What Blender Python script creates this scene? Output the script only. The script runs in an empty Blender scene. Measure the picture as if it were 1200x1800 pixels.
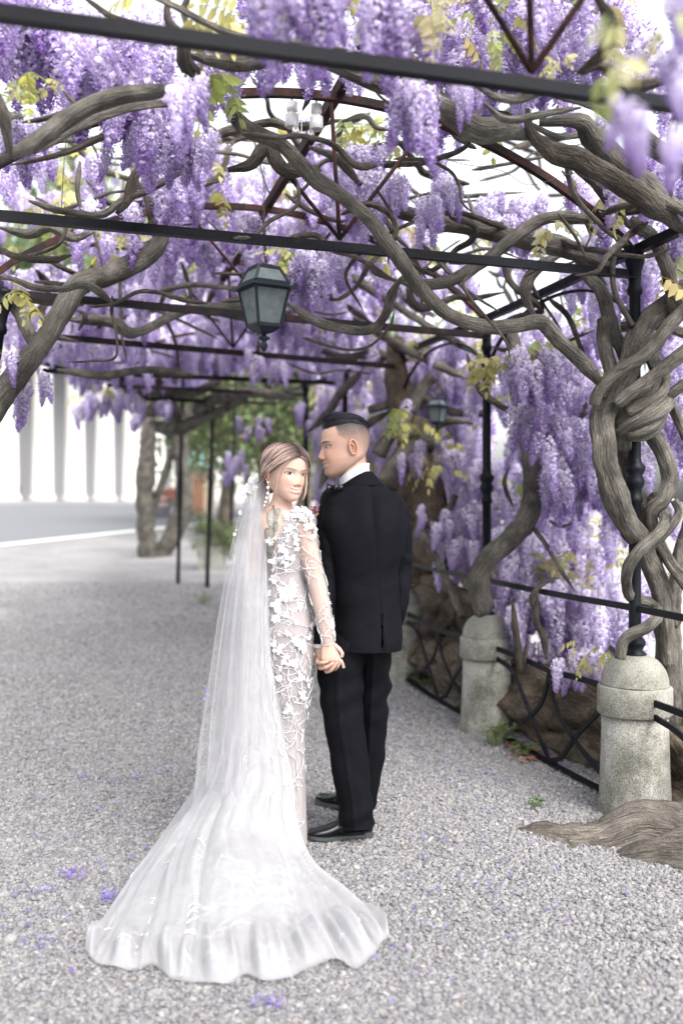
import bpy, math, random
import numpy as np
from mathutils import Vector, noise as mnoise
from mathutils.bvhtree import BVHTree
R = math.radians
rng = np.random.default_rng(7)
random.seed(7)
scene = bpy.context.scene
COL = scene.collection

# ------------------------------------------------------------------ camera, sky, sun, exposure
F, HC, CY = 1750.0, 1.40, 886.0          # focal length in pixels of the 1200x1800 frame, camera height, horizon row
cam_d = bpy.data.cameras.new('camera'); cam = bpy.data.objects.new('camera', cam_d); COL.objects.link(cam)
cam.location = (0, 0, HC); cam.rotation_euler = (R(90), 0, 0)
cam_d.sensor_fit = 'VERTICAL'; cam_d.sensor_height = 36; cam_d.sensor_width = 24
cam_d.lens = 36 * F / 1800; cam_d.shift_y = -(900 - CY) / 1800
cam_d.clip_start = 0.05; cam_d.clip_end = 6000
cam_d.dof.use_dof = True; cam_d.dof.focus_distance = 4.0; cam_d.dof.aperture_fstop = 1.35
scene.camera = cam
SUN_EL, SUN_AZ = 48, 150                  # compass-like: direction the light comes from: the open lake side on the right
world = bpy.data.worlds.new('World'); scene.world = world; world.use_nodes = True
wn, wl = world.node_tree.nodes, world.node_tree.links
bgn = wn['Background']; sky = wn.new('ShaderNodeTexSky'); sky.sky_type = 'NISHITA'; sky.sun_disc = False
sky.sun_elevation = R(SUN_EL); sky.sun_rotation = R(SUN_AZ); sky.dust_density = 5; sky.air_density = 1.0
hs = wn.new('ShaderNodeHueSaturation'); hs.inputs['Saturation'].default_value = 0.22
wl.new(sky.outputs[0], hs.inputs['Color']); wl.new(hs.outputs[0], bgn.inputs['Color'])
bgn.inputs['Strength'].default_value = 0.15
sun_d = bpy.data.lights.new('sun', 'SUN'); sun = bpy.data.objects.new('sun', sun_d); COL.objects.link(sun)
sun_d.energy = 0.6; sun_d.angle = R(45); sun_d.color = (1.0, 0.97, 0.93)
_dir = Vector((math.sin(R(SUN_AZ)) * math.cos(R(SUN_EL)), math.cos(R(SUN_AZ)) * math.cos(R(SUN_EL)), math.sin(R(SUN_EL))))
sun.rotation_euler = _dir.to_track_quat('Z', 'Y').to_euler()
vs = scene.view_settings
scene.display_settings.display_device = 'sRGB'
vs.view_transform = 'Standard'; vs.look = 'None'; vs.gamma = 1; vs.use_curve_mapping = False
vs.exposure = 1.9
scene.cycles.use_denoising = True
scene.cycles.max_bounces = 8; scene.cycles.transparent_max_bounces = 24
scene.cycles.diffuse_bounces = 4; scene.cycles.transmission_bounces = 6
scene.cycles.sample_clamp_indirect = 8

# ------------------------------------------------------------------ helpers
def P(px, py, d):
    return np.array([(px - 600) / F * d, d, HC + (CY - py) / F * d])
def project(p):
    p = np.asarray(p); d = p[..., 1]
    return 600 + p[..., 0] / d * F, CY - (p[..., 2] - HC) / d * F
def ground_z(x, y):
    s = np.maximum(np.asarray(y, float) - 6.0, 0)
    z = 0.0427 * np.where(s < 2, s * s / 4, s - 1)
    z = np.minimum(z, 1.40 + 0 * z)
    return z
def on_ground(px, py):
    d = HC * F / (py - CY)
    for _ in range(60):
        d = (HC - float(ground_z(0, d))) * F / (py - CY) * .5 + d * .5
    return P(px, py, d)

def thing(name, label, cat, loc=(0, 0, 0), group=None, kind=None):
    o = bpy.data.objects.new(name, None); COL.objects.link(o)
    o.location = [float(v) for v in loc]; o.empty_display_size = .1
    return tag(o, label, cat, group, kind)
def tag(o, label=None, cat=None, group=None, kind=None):
    if label: o['label'] = label
    if cat: o['category'] = cat
    if group: o['group'] = group
    if kind: o['kind'] = kind
    return o
def root_offset(o):
    v = Vector((0, 0, 0))
    while o is not None:
        v += o.location; o = o.parent
    return v
class MB:
    def __init__(s): s.v = []; s.f = []; s.n = 0; s.c = []; s.b = []; s.m = []; s.hasc = False; s.hasb = False
    def add(s, v, f, c=None, b=None, m=0):
        v = np.asarray(v, float).reshape(-1, 3); k = len(v)
        s.v.append(v)
        s.f.extend([tuple(int(i) + s.n for i in q) for q in f]); s.m.extend([m] * len(f))
        if c is None: c = np.ones((k, 3))
        else: s.hasc = True
        c = np.asarray(c, float)
        if c.ndim == 1: c = np.tile(c, (k, 1))
        s.c.append(c)
        if b is None: b = v
        else: s.hasb = True
        s.b.append(np.asarray(b, float)); s.n += k
        return s
    def build(s, name, mats, parent=None, smooth=True):
        V = np.concatenate(s.v) if s.v else np.zeros((0, 3))
        if not isinstance(mats, (list, tuple)): mats = [mats]
        me = bpy.data.meshes.new(name)
        off = root_offset(parent)
        me.from_pydata((V - np.array(off)[None]).tolist(), [], s.f)
        for m in mats: me.materials.append(m)
        if len(mats) > 1: me.polygons.foreach_set('material_index', s.m)
        if smooth: me.polygons.foreach_set('use_smooth', [True] * len(me.polygons))
        if s.hasc:
            a = me.attributes.new('Col', 'FLOAT_COLOR', 'POINT')
            C = np.concatenate(s.c); C = np.concatenate([C, np.ones((len(C), 1))], 1)
            a.data.foreach_set('color', C.astype(np.float32).ravel())
        if s.hasb:
            a = me.attributes.new('bk', 'FLOAT_VECTOR', 'POINT')
            a.data.foreach_set('vector', np.concatenate(s.b).astype(np.float32).ravel())
        me.update()
        o = bpy.data.objects.new(name, me); COL.objects.link(o)
        if parent is not None: o.parent = parent
        return o
def copy_of(o, parent, loc, rot=(0, 0, 0), scale=(1, 1, 1), name=None):
    c = o.copy(); COL.objects.link(c); c.parent = parent
    c.location = Vector(loc) - root_offset(parent); c.rotation_euler = rot; c.scale = scale
    if name: c.name = name
    return c

def catmull(pts, per=8):
    pts = np.asarray(pts, float)
    if len(pts) < 3:
        t = np.linspace(0, 1, per + 1)[:, None]; return pts[0] * (1 - t) + pts[-1] * t
    q = np.concatenate([[2 * pts[0] - pts[1]], pts, [2 * pts[-1] - pts[-2]]])
    out = []
    for i in range(len(pts) - 1):
        p0, p1, p2, p3 = q[i:i + 4]
        for k in range(per):
            t = k / per
            out.append(.5 * ((2 * p1) + (-p0 + p2) * t + (2 * p0 - 5 * p1 + 4 * p2 - p3) * t * t + (-p0 + 3 * p1 - 3 * p2 + p3) * t ** 3))
    out.append(pts[-1])
    return np.array(out)
def resample(pts, vals, step):
    seg = np.linalg.norm(np.diff(pts, axis=0), axis=1); s = np.concatenate([[0], np.cumsum(seg)])
    n = max(3, int(s[-1] / step) + 1); t = np.linspace(0, s[-1], n)
    p = np.stack([np.interp(t, s, pts[:, k]) for k in range(pts.shape[1])], 1)
    return p, np.interp(t, s, vals), t
def frames(p):
    t = np.gradient(p, axis=0); t /= np.linalg.norm(t, axis=1)[:, None] + 1e-12
    n = np.zeros_like(p)
    a = np.array([0, 0, 1.]) if abs(t[0][2]) < .9 else np.array([1., 0, 0])
    n0 = np.cross(t[0], a); n0 /= np.linalg.norm(n0); n[0] = n0
    for i in range(1, len(p)):
        v = n[i - 1] - t[i] * np.dot(n[i - 1], t[i]); n[i] = v / (np.linalg.norm(v) + 1e-12)
    return t, n, np.cross(t, n)
def grid_faces(nu, nv, wrap=False, off=0):
    """rows nv, columns nu"""
    f = []
    m = nu if wrap else nu - 1
    for j in range(nv - 1):
        for i in range(m):
            a = off + j * nu + i; b = off + j * nu + (i + 1) % nu
            f.append((a, b, b + nu, a + nu))
    return f
def tube(p, r, sides=8, cap=True, mod=None, flat=None):
    """swept tube; mod(theta array, s array)->factor (n,sides); flat=(a,b) scales section axes"""
    p = np.asarray(p, float); n = len(p); r = np.broadcast_to(np.asarray(r, float), (n,))
    t, N, B = frames(p)
    th = np.linspace(0, 2 * np.pi, sides, endpoint=False)
    s = np.concatenate([[0], np.cumsum(np.linalg.norm(np.diff(p, axis=0), axis=1))])
    rr = r[:, None] * np.ones((1, sides))
    if mod is not None: rr = rr * mod(th[None, :], s[:, None])
    fa, fb = flat if flat else (1, 1)
    v = p[:, None] + (rr * np.cos(th))[..., None] * N[:, None] * fa + (rr * np.sin(th))[..., None] * B[:, None] * fb
    bk = np.stack([rr * np.cos(th), rr * np.sin(th), np.repeat(s[:, None], sides, 1)], 2).reshape(-1, 3)
    v = v.reshape(-1, 3); f = grid_faces(sides, n, True)
    f = [q[::-1] for q in f]
    if cap:
        f.append(tuple(range(sides))); f.append(tuple(range((n - 1) * sides, n * sides))[::-1])
    return v, f, bk
def box_between(a, b, w, h, up=(0, 0, 1)):
    """bar of width w (sideways) and height h (along up) from a to b"""
    a, b = np.asarray(a, float), np.asarray(b, float); t = (b - a) / np.linalg.norm(b - a)
    up = np.asarray(up, float); s = np.cross(t, up); s /= np.linalg.norm(s); u = np.cross(s, t)
    v = [q + s * i * w / 2 + u * j * h / 2 for q in (a, b) for i, j in ((-1, -1), (1, -1), (1, 1), (-1, 1))]
    f = [(0, 1, 2, 3), (7, 6, 5, 4), (0, 4, 5, 1), (1, 5, 6, 2), (2, 6, 7, 3), (3, 7, 4, 0)]
    return np.array(v), f
def bar_path(pts, w, h, up=(0, 0, 1)):
    """rectangular bar swept along points"""
    p = np.asarray(pts, float); t = np.gradient(p, axis=0); t /= np.linalg.norm(t, axis=1)[:, None]
    up = np.asarray(up, float); s = np.cross(t, up); s /= np.linalg.norm(s, axis=1)[:, None]; u = np.cross(s, t)
    ring = [(-1, -1), (1, -1), (1, 1), (-1, 1)]
    v = np.stack([p + s * i * w / 2 + u * j * h / 2 for i, j in ring], 1).reshape(-1, 3)
    f = [q[::-1] for q in grid_faces(4, len(p), True)] + [(0, 1, 2, 3), tuple(range(4 * len(p) - 1, 4 * len(p) - 5, -1))]
    return v, f
def lathe(prof, center, sides=24, axis_shift=None):
    """prof: list of (radius, z); center xy"""
    pr = np.asarray(prof, float); th = np.linspace(0, 2 * np.pi, sides, endpoint=False)
    v = np.zeros((len(pr), sides, 3))
    v[..., 0] = center[0] + pr[:, 0:1] * np.cos(th); v[..., 1] = center[1] + pr[:, 0:1] * np.sin(th); v[..., 2] = pr[:, 1:2] + (center[2] if len(center) > 2 else 0)
    if axis_shift is not None: v[..., 0] += axis_shift[0] * pr[:, 1:2]; v[..., 1] += axis_shift[1] * pr[:, 1:2]
    f = grid_faces(sides, len(pr), True)
    f += [tuple(range(sides))[::-1], tuple(range((len(pr) - 1) * sides, len(pr) * sides))]
    return v.reshape(-1, 3), f
def snoise(p, seed=0, oct=3):
    """cheap smooth pseudo noise of (n,3) points, about -1..1"""
    p = np.asarray(p, float); r = np.random.default_rng(seed); out = 0; amp = 1; fr = 1; tot = 0
    for _ in range(oct):
        for _ in range(3):
            k = r.normal(size=3) * 1.3 * fr; ph = r.uniform(0, 6.28)
            out = out + amp * np.sin(p @ k + ph + 1.5 * np.sin(p @ (k[[1, 2, 0]] * .7) + ph * 2)); tot += amp * .6
        amp *= .5; fr *= 2.1
    return out / tot
def lerp(a, b, t): return a + (b - a) * t
def sstep(a, b, x):
    t = np.clip((x - a) / (b - a), 0, 1); return t * t * (3 - 2 * t)

# ------------------------------------------------------------------ materials
def mat(name):
    m = bpy.data.materials.new(name); m.use_nodes = True
    nt = m.node_tree; b = nt.nodes['Principled BSDF']
    return m, nt.nodes, nt.links, b
def nd(N, t, **kw):
    n = N.new(t)
    for k, v in kw.items():
        if k in n.inputs: n.inputs[k].default_value = v
        else: setattr(n, k, v)
    return n
def ramp(N, stops, interp='LINEAR'):
    n = N.new('ShaderNodeValToRGB'); e = n.color_ramp.elements; n.color_ramp.interpolation = interp
    while len(e) < len(stops): e.new(0.5)
    for q, (p, c) in zip(e, stops): q.position = p; q.color = (*c, 1) if len(c) == 3 else c
    return n
def mixc(N, L, fac, a, b, mode='MIX'):
    n = N.new('ShaderNodeMix'); n.data_type = 'RGBA'; n.blend_type = mode
    for s, x in ((0, fac), (6, a), (7, b)):
        if hasattr(x, 'links'): L.new(x, n.inputs[s])
        else: n.inputs[s].default_value = x if s == 0 else (*x, 1)
    return n.outputs[2]
def bump(N, L, b, h, strength=.5, dist=.01):
    n = N.new('ShaderNodeBump'); n.inputs['Strength'].default_value = strength; n.inputs['Distance'].default_value = dist
    L.new(h, n.inputs['Height']); L.new(n.outputs[0], b.inputs['Normal']); return n
def simple(name, col, rough=.6, metal=0, var=.15, scale=30, bmp=0.15, **kw):
    m, N, L, b = mat(name)
    tc = N.new('ShaderNodeTexCoord'); no = nd(N, 'ShaderNodeTexNoise', Scale=scale, Detail=5.0)
    L.new(tc.outputs['Object'], no.inputs['Vector'])
    c = mixc(N, L, no.outputs[0], [x * (1 - var) for x in col], [min(1, x * (1 + var)) for x in col])
    L.new(c, b.inputs['Base Color']); b.inputs['Roughness'].default_value = rough; b.inputs['Metallic'].default_value = metal
    if bmp: bump(N, L, b, no.outputs[0], bmp, .004)
    for k, v in kw.items(): b.inputs[k.replace('_', ' ')].default_value = v
    return m
def bark_mat(name, dark, mid, light, sc=1.0):
    m, N, L, b = mat(name)
    at = N.new('ShaderNodeAttribute'); at.attribute_name = 'bk'
    mp = N.new('ShaderNodeMapping'); mp.inputs['Scale'].default_value = (1, 1, .13); L.new(at.outputs['Vector'], mp.inputs['Vector'])
    n1 = nd(N, 'ShaderNodeTexNoise', Scale=150 * sc, Detail=7.0, Roughness=.7); L.new(mp.outputs[0], n1.inputs['Vector'])
    w = nd(N, 'ShaderNodeTexVoronoi', Scale=70 * sc); w.feature = 'DISTANCE_TO_EDGE'; L.new(mp.outputs[0], w.inputs['Vector'])
    n2 = nd(N, 'ShaderNodeTexNoise', Scale=9 * sc, Detail=7.0); L.new(at.outputs['Vector'], n2.inputs['Vector'])
    r1 = ramp(N, [(.36, dark), (.5, mid), (.64, light)]); n3 = nd(N, 'ShaderNodeTexNoise', Scale=260.0 * sc, Detail=4.0); L.new(at.outputs['Vector'], n3.inputs['Vector']); av = N.new('ShaderNodeMix'); av.inputs[0].default_value = .42; L.new(n1.outputs[0], av.inputs[2]); L.new(n3.outputs[0], av.inputs[3]); L.new(av.outputs[0], r1.inputs[0])
    r2 = ramp(N, [(.34, (.55, .54, .52)), (.5, (.95, .94, .92)), (.66, (1.35, 1.33, 1.28))]); L.new(n2.outputs[0], r2.inputs[0])
    c = mixc(N, L, 1.0, r1.outputs[0], r2.outputs[0], 'MULTIPLY')
    L.new(c, b.inputs['Base Color']); b.inputs['Roughness'].default_value = .85; b.inputs['Specular IOR Level'].default_value = .25
    wr = ramp(N, [(0, (0, 0, 0)), (.18, (1, 1, 1))]); L.new(w.outputs['Distance'], wr.inputs[0])
    ad = N.new('ShaderNodeMath'); ad.operation = 'MULTIPLY_ADD'; L.new(wr.outputs[0], ad.inputs[0]); ad.inputs[1].default_value = .45; L.new(n1.outputs[0], ad.inputs[2])
    bump(N, L, b, ad.outputs[0], .9, .008)
    return m
def col_mat(name, rough=.6, transl=0, spec=.4, rnd=0.0, sss=0, bmp=0, bscale=80, sheen=0):
    """vertex colour 'Col' (+ per object random value) with optional translucency"""
    m, N, L, b = mat(name)
    at = N.new('ShaderNodeAttribute'); at.attribute_name = 'Col'; c = at.outputs['Color']
    if rnd:
        oi = N.new('ShaderNodeObjectInfo'); h = N.new('ShaderNodeHueSaturation')
        mr = nd(N, 'ShaderNodeMapRange'); mr.inputs[3].default_value = 1 - rnd; mr.inputs[4].default_value = 1 + rnd
        L.new(oi.outputs['Random'], mr.inputs[0]); L.new(mr.outputs[0], h.inputs['Value'])
        m2 = N.new('ShaderNodeMath'); m2.operation = 'MULTIPLY_ADD'; L.new(oi.outputs['Random'], m2.inputs[0]); m2.inputs[1].default_value = -.4; m2.inputs[2].default_value = 1.1
        L.new(m2.outputs[0], h.inputs['Saturation']); L.new(c, h.inputs['Color']); c = h.outputs[0]
    L.new(c, b.inputs['Base Color']); b.inputs['Roughness'].default_value = rough; b.inputs['Specular IOR Level'].default_value = spec
    if sss: b.inputs['Subsurface Weight'].default_value = sss; b.inputs['Subsurface Radius'].default_value = (.012, .005, .003); b.inputs['Subsurface Scale'].default_value = 1
    if sheen: b.inputs['Sheen Weight'].default_value = sheen
    if bmp:
        no = nd(N, 'ShaderNodeTexNoise', Scale=bscale, Detail=4.0); tc = N.new('ShaderNodeTexCoord'); L.new(tc.outputs['Object'], no.inputs['Vector']); bump(N, L, b, no.outputs[0], bmp, .003)
    if transl:
        t = N.new('ShaderNodeBsdfTranslucent'); L.new(c, t.inputs['Color']); x = N.new('ShaderNodeMixShader'); x.inputs[0].default_value = transl
        L.new(b.outputs[0], x.inputs[1]); L.new(t.outputs[0], x.inputs[2]); L.new(x.outputs[0], N['Material Output'].inputs['Surface'])
    return m
def tulle(name, opac, col=(.86, .86, .88), edge=.35, weave=900):
    """fine net: partly open, denser where seen edge-on because more threads overlap"""
    m, N, L, b = mat(name); N.remove(b)
    lw = nd(N, 'ShaderNodeLayerWeight', Blend=.35); tr = N.new('ShaderNodeBsdfTransparent')
    df = nd(N, 'ShaderNodeBsdfDiffuse'); df.inputs[0].default_value = (*col, 1)
    tl = nd(N, 'ShaderNodeBsdfTranslucent'); tl.inputs[0].default_value = (*col, 1)
    a = N.new('ShaderNodeMixShader'); a.inputs[0].default_value = .4; L.new(df.outputs[0], a.inputs[1]); L.new(tl.outputs[0], a.inputs[2])
    tc = N.new('ShaderNodeTexCoord'); no = nd(N, 'ShaderNodeTexNoise', Scale=14.0, Detail=3.0); L.new(tc.outputs['Object'], no.inputs['Vector'])
    k = N.new('ShaderNodeMath'); k.operation = 'MULTIPLY_ADD'; L.new(lw.outputs['Facing'], k.inputs[0]); k.inputs[1].default_value = edge; k.inputs[2].default_value = opac - .12
    k2 = N.new('ShaderNodeMath'); k2.operation = 'MULTIPLY_ADD'; k2.use_clamp = True; L.new(no.outputs[0], k2.inputs[0]); k2.inputs[1].default_value = .24; L.new(k.outputs[0], k2.inputs[2])
    x = N.new('ShaderNodeMixShader'); L.new(k2.outputs[0], x.inputs[0]); L.new(tr.outputs[0], x.inputs[1]); L.new(a.outputs[0], x.inputs[2])
    L.new(x.outputs[0], N['Material Output'].inputs['Surface'])
    return m

M = {}
M['bark'] = bark_mat('grey_bark', (.032, .029, .025), (.092, .085, .074), (.185, .173, .155))
M['bark_dark'] = bark_mat('dark_bark', (.018, .0155, .013), (.055, .046, .038), (.13, .112, .095))
M['root_grey'] = bark_mat('worn_root_bark', (.05, .043, .036), (.135, .120, .104), (.24, .218, .192), .8)
M['bark_brown'] = bark_mat('brown_root_bark', (.03, .022, .016), (.095, .073, .054), (.20, .165, .13), .6)
def iron(name, col, rust, amt, rough=.42):
    m, N, L, b = mat(name); tc = N.new('ShaderNodeTexCoord')
    n = nd(N, 'ShaderNodeTexNoise', Scale=9.0, Detail=8.0, Roughness=.7); L.new(tc.outputs['Object'], n.inputs['Vector'])
    n2 = nd(N, 'ShaderNodeTexNoise', Scale=140.0, Detail=3.0); L.new(tc.outputs['Object'], n2.inputs['Vector'])
    r = ramp(N, [(amt, (0, 0, 0)), (amt + .12, (1, 1, 1))]); L.new(n.outputs[0], r.inputs[0])
    L.new(mixc(N, L, r.outputs[0], col, rust), b.inputs['Base Color']); b.inputs['Specular IOR Level'].default_value = .14
    rr = nd(N, 'ShaderNodeMapRange'); L.new(r.outputs[0], rr.inputs[0]); rr.inputs[3].default_value = rough; rr.inputs[4].default_value = .8; L.new(rr.outputs[0], b.inputs['Roughness'])
    bump(N, L, b, n2.outputs[0], .25, .002); return m
M['iron'] = iron('dark_painted_iron', (.005, .006, .009), (.04, .02, .015), .60)
M['rust'] = iron('rusty_iron', (.013, .008, .008), (.048, .020, .016), .44, .6)
M['beam'] = iron('dark_rusted_beam', (.009, .008, .010), (.035, .018, .016), .5, .6)
M['lantern'] = iron('lantern_black', (.02, .026, .034), (.05, .045, .04), .7, .38)
def granite():
    m, N, L, b = mat('weathered_granite'); tc = N.new('ShaderNodeTexCoord'); g = N.new('ShaderNodeNewGeometry')
    n1 = nd(N, 'ShaderNodeTexNoise', Scale=160.0, Detail=3.0); n2 = nd(N, 'ShaderNodeTexNoise', Scale=5.0, Detail=7.0, Roughness=.68); n3 = nd(N, 'ShaderNodeTexVoronoi', Scale=220.0)
    for n in (n1, n2, n3): L.new(tc.outputs['Object'], n.inputs['Vector'])
    r1 = ramp(N, [(.32, (.15, .147, .136)), (.5, (.30, .293, .275)), (.7, (.44, .43, .41))]); L.new(n1.outputs[0], r1.inputs[0])
    r2 = ramp(N, [(.36, (.36, .36, .30)), (.52, (.82, .82, .77)), (.68, (1.08, 1.08, 1.07))]); L.new(n2.outputs[0], r2.inputs[0])
    c = mixc(N, L, 1.0, r1.outputs[0], r2.outputs[0], 'MULTIPLY')
    sep = N.new('ShaderNodeSeparateXYZ'); L.new(tc.outputs['Object'], sep.inputs[0])
    mr = nd(N, 'ShaderNodeMapRange'); L.new(sep.outputs['Z'], mr.inputs[0]); mr.inputs[1].default_value = .38; mr.inputs[2].default_value = .62; mr.inputs[4].default_value = .8
    ml = N.new('ShaderNodeMath'); ml.operation = 'MULTIPLY'; L.new(mr.outputs[0], ml.inputs[0]); L.new(n2.outputs[0], ml.inputs[1])
    c = mixc(N, L, ml.outputs[0], c, (.16, .162, .125))
    L.new(c, b.inputs['Base Color']); b.inputs['Roughness'].default_value = .9; bump(N, L, b, n1.outputs[0], .5, .004); return m
M['stone'] = granite()
def gravel_ground():
    m, N, L, b = mat('gravel_ground'); tc = N.new('ShaderNodeTexCoord')
    v = nd(N, 'ShaderNodeTexVoronoi', Scale=75.0); v2 = nd(N, 'ShaderNodeTexNoise', Scale=1.1, Detail=6.0); v3 = nd(N, 'ShaderNodeTexNoise', Scale=9.0, Detail=6.0)
    for n in (v, v2, v3): L.new(tc.outputs['Object'], n.inputs['Vector'])
    r = ramp(N, [(0, (.18, .176, .18)), (.5, (.25, .245, .25)), (1, (.33, .322, .322))]); L.new(v.outputs['Color'], r.inputs[0])
    r2 = ramp(N, [(.35, (.80, .79, .78)), (.65, (1.06, 1.05, 1.05))]); L.new(v2.outputs[0], r2.inputs[0])
    r3 = ramp(N, [(.3, (.85, .85, .85)), (.7, (1.05, 1.05, 1.05))]); L.new(v3.outputs[0], r3.inputs[0])
    c = mixc(N, L, 1.0, r.outputs[0], r2.outputs[0], 'MULTIPLY'); c = mixc(N, L, 1.0, c, r3.outputs[0], 'MULTIPLY')
    L.new(c, b.inputs['Base Color']); b.inputs['Roughness'].default_value = .95
    iv = N.new('ShaderNodeMath'); iv.operation = 'SUBTRACT'; iv.inputs[0].default_value = 1; L.new(v.outputs['Distance'], iv.inputs[1]); bump(N, L, b, iv.outputs[0], .8, .006); return m
M['gravel'] = gravel_ground()
def pebble_mat():
    m, N, L, b = mat('pebble'); oi = N.new('ShaderNodeObjectInfo'); tc = N.new('ShaderNodeTexCoord')
    r = ramp(N, [(0, (.145, .143, .149)), (.3, (.195, .192, .198)), (.6, (.235, .231, .235)), (.82, (.285, .28, .28)), (.93, (.255, .228, .208)), (1, (.37, .362, .354))]); L.new(oi.outputs['Random'], r.inputs[0])
    n = nd(N, 'ShaderNodeTexNoise', Scale=3.0, Detail=4.0); L.new(tc.outputs['Object'], n.inputs['Vector'])
    r2 = ramp(N, [(.3, (.8, .8, .8)), (.7, (1.1, 1.1, 1.1))]); L.new(n.outputs[0], r2.inputs[0])
    L.new(mixc(N, L, 1.0, r.outputs[0], r2.outputs[0], 'MULTIPLY'), b.inputs['Base Color']); b.inputs['Roughness'].default_value = .9; b.inputs['Specular IOR Level'].default_value = .15; return m
M['pebble'] = pebble_mat()
M['petal'] = col_mat('wisteria_petal', .6, .58, .2, .16)
M['leaf'] = col_mat('young_leaf', .5, .45, .35, .18)
M['stem'] = simple('green_stem', (.22, .25, .10), .7)
M['skin'] = col_mat('skin', .48, 0, .35, 0, .12, .05, 300)
M['hair'] = col_mat('hair', .5, 0, .18)
M['eye'] = col_mat('eye_surface', .12, 0, .5)
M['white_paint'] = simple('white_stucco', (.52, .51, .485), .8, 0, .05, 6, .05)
M['shade_wall'] = simple('shaded_grey_wall', (.27, .27, .285), .85, 0, .06, 4, .05)  # arcade shade put into the back wall's grey; pavement and tubs share it
M['asphalt'] = simple('asphalt', (.13, .135, .145), .85, 0, .2, 60, .2)
M['road_paint'] = simple('road_paint', (.72, .72, .70), .7, 0, .06, 20, 0)
M['porcelain'] = simple('porcelain', (.62, .62, .60), .22, 0, .06, 20, 0)
M['wire'] = simple('old_wire', (.05, .048, .045), .6)
M['cable'] = simple('pale_cable', (.55, .53, .48), .5)
M['soil'] = simple('dark_soil', (.09, .07, .05), .95, 0, .4, 20, .5)
M['frost'] = None
# ------------------------------------------------------------------ the setting: ground, road, lake
def build_ground():
    xs = np.unique(np.concatenate([np.linspace(-900, -60, 8), np.linspace(-60, -12, 14), np.linspace(-12, 6, 60), np.linspace(6, 60, 10), np.linspace(60, 2500, 6)]))
    ys = np.unique(np.concatenate([np.linspace(-60, -4, 8), np.linspace(-4, 30, 120), np.linspace(30, 90, 24), np.linspace(90, 3000, 8)]))
    X, Y = np.meshgrid(xs, ys)
    Z = ground_z(X, Y)
    edge = 1.33 - .2622 * (Y - 4.5) + 1.45          # terrace edge, a step beyond the railing
    edge = np.where(Y > 16, 1.33 - .2622 * 11.5 + 1.45 + (Y - 16) * 1.0, edge)
    Z = np.where(X > edge, Z - np.minimum((X - edge) * 2.2, 2.6 + Z), Z)
    near = (np.abs(X) < 4) & (Y < 12) & (X < edge)
    Z = Z + near * .006 * np.sin(X * 3.1 + Y * 1.7) * np.sin(Y * 2.3)
    mb = MB(); mb.add(np.stack([X, Y, Z], 2).reshape(-1, 3), grid_faces(len(xs), len(ys)))
    tag(mb.build('ground', M['gravel']), 'pale grey gravel ground sheet', kind='structure')
build_ground()
def lake():
    m, N, L, b = mat('lake_water'); b.inputs['Base Color'].default_value = (.25, .3, .32, 1); b.inputs['Roughness'].default_value = .06; b.inputs['Specular IOR Level'].default_value = .9
    n = nd(N, 'ShaderNodeTexNoise', Scale=1.5, Detail=4.0); tc = N.new('ShaderNodeTexCoord'); L.new(tc.outputs['Object'], n.inputs['Vector']); bump(N, L, b, n.outputs[0], .03, .05)
    mb = MB(); mb.add([(-40, -60, -1.5), (2600, -60, -1.5), (2600, 3000, -1.5), (-40, 3000, -1.5)], [(0, 1, 2, 3)])
    tag(mb.build('lake_water', m, None, False), kind='structure')
lake()
def road():
    # near edge and far edge of the road, running away to the right on the rising ground
    a0, a1 = on_ground(-420, 1008), on_ground(330, 926)
    dirv = (a1 - a0)[:2]; dirv /= np.linalg.norm(dirv); nrm = np.array([-dirv[1], dirv[0]])
    base = a0[:2] - dirv * 6
    def strip(o0, o1, dz, name, m, L=45):
        V, n = [], 40
        for i in range(n):
            for o in (o0, o1):
                q = base + dirv * L * i / (n - 1) + nrm * o; V.append((q[0], q[1], float(ground_z(q[0], q[1])) + dz))
        mb = MB(); mb.add(V, grid_faces(2, n)); return mb.build(name, m, None, False)
    tag(strip(0.0, 13.5, .012, 'road', M['asphalt']), 'grey asphalt road', kind='structure')
    tag(strip(.10, .42, .016, 'road_edge_line', M['road_paint']), 'white painted line on the road edge', kind='structure')
    # far pavement with a real kerb
    V, n = [], 40
    for i in range(n):
        for o, z in ((13.5, 0), (13.5, .13), (19, .14)):
            q = base + dirv * 45 * i / (n - 1) + nrm * o; V.append((q[0], q[1], float(ground_z(*q)) + z))
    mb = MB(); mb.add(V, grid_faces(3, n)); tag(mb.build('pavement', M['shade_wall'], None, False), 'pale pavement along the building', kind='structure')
    return base, dirv, nrm
ROAD = road()

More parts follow.
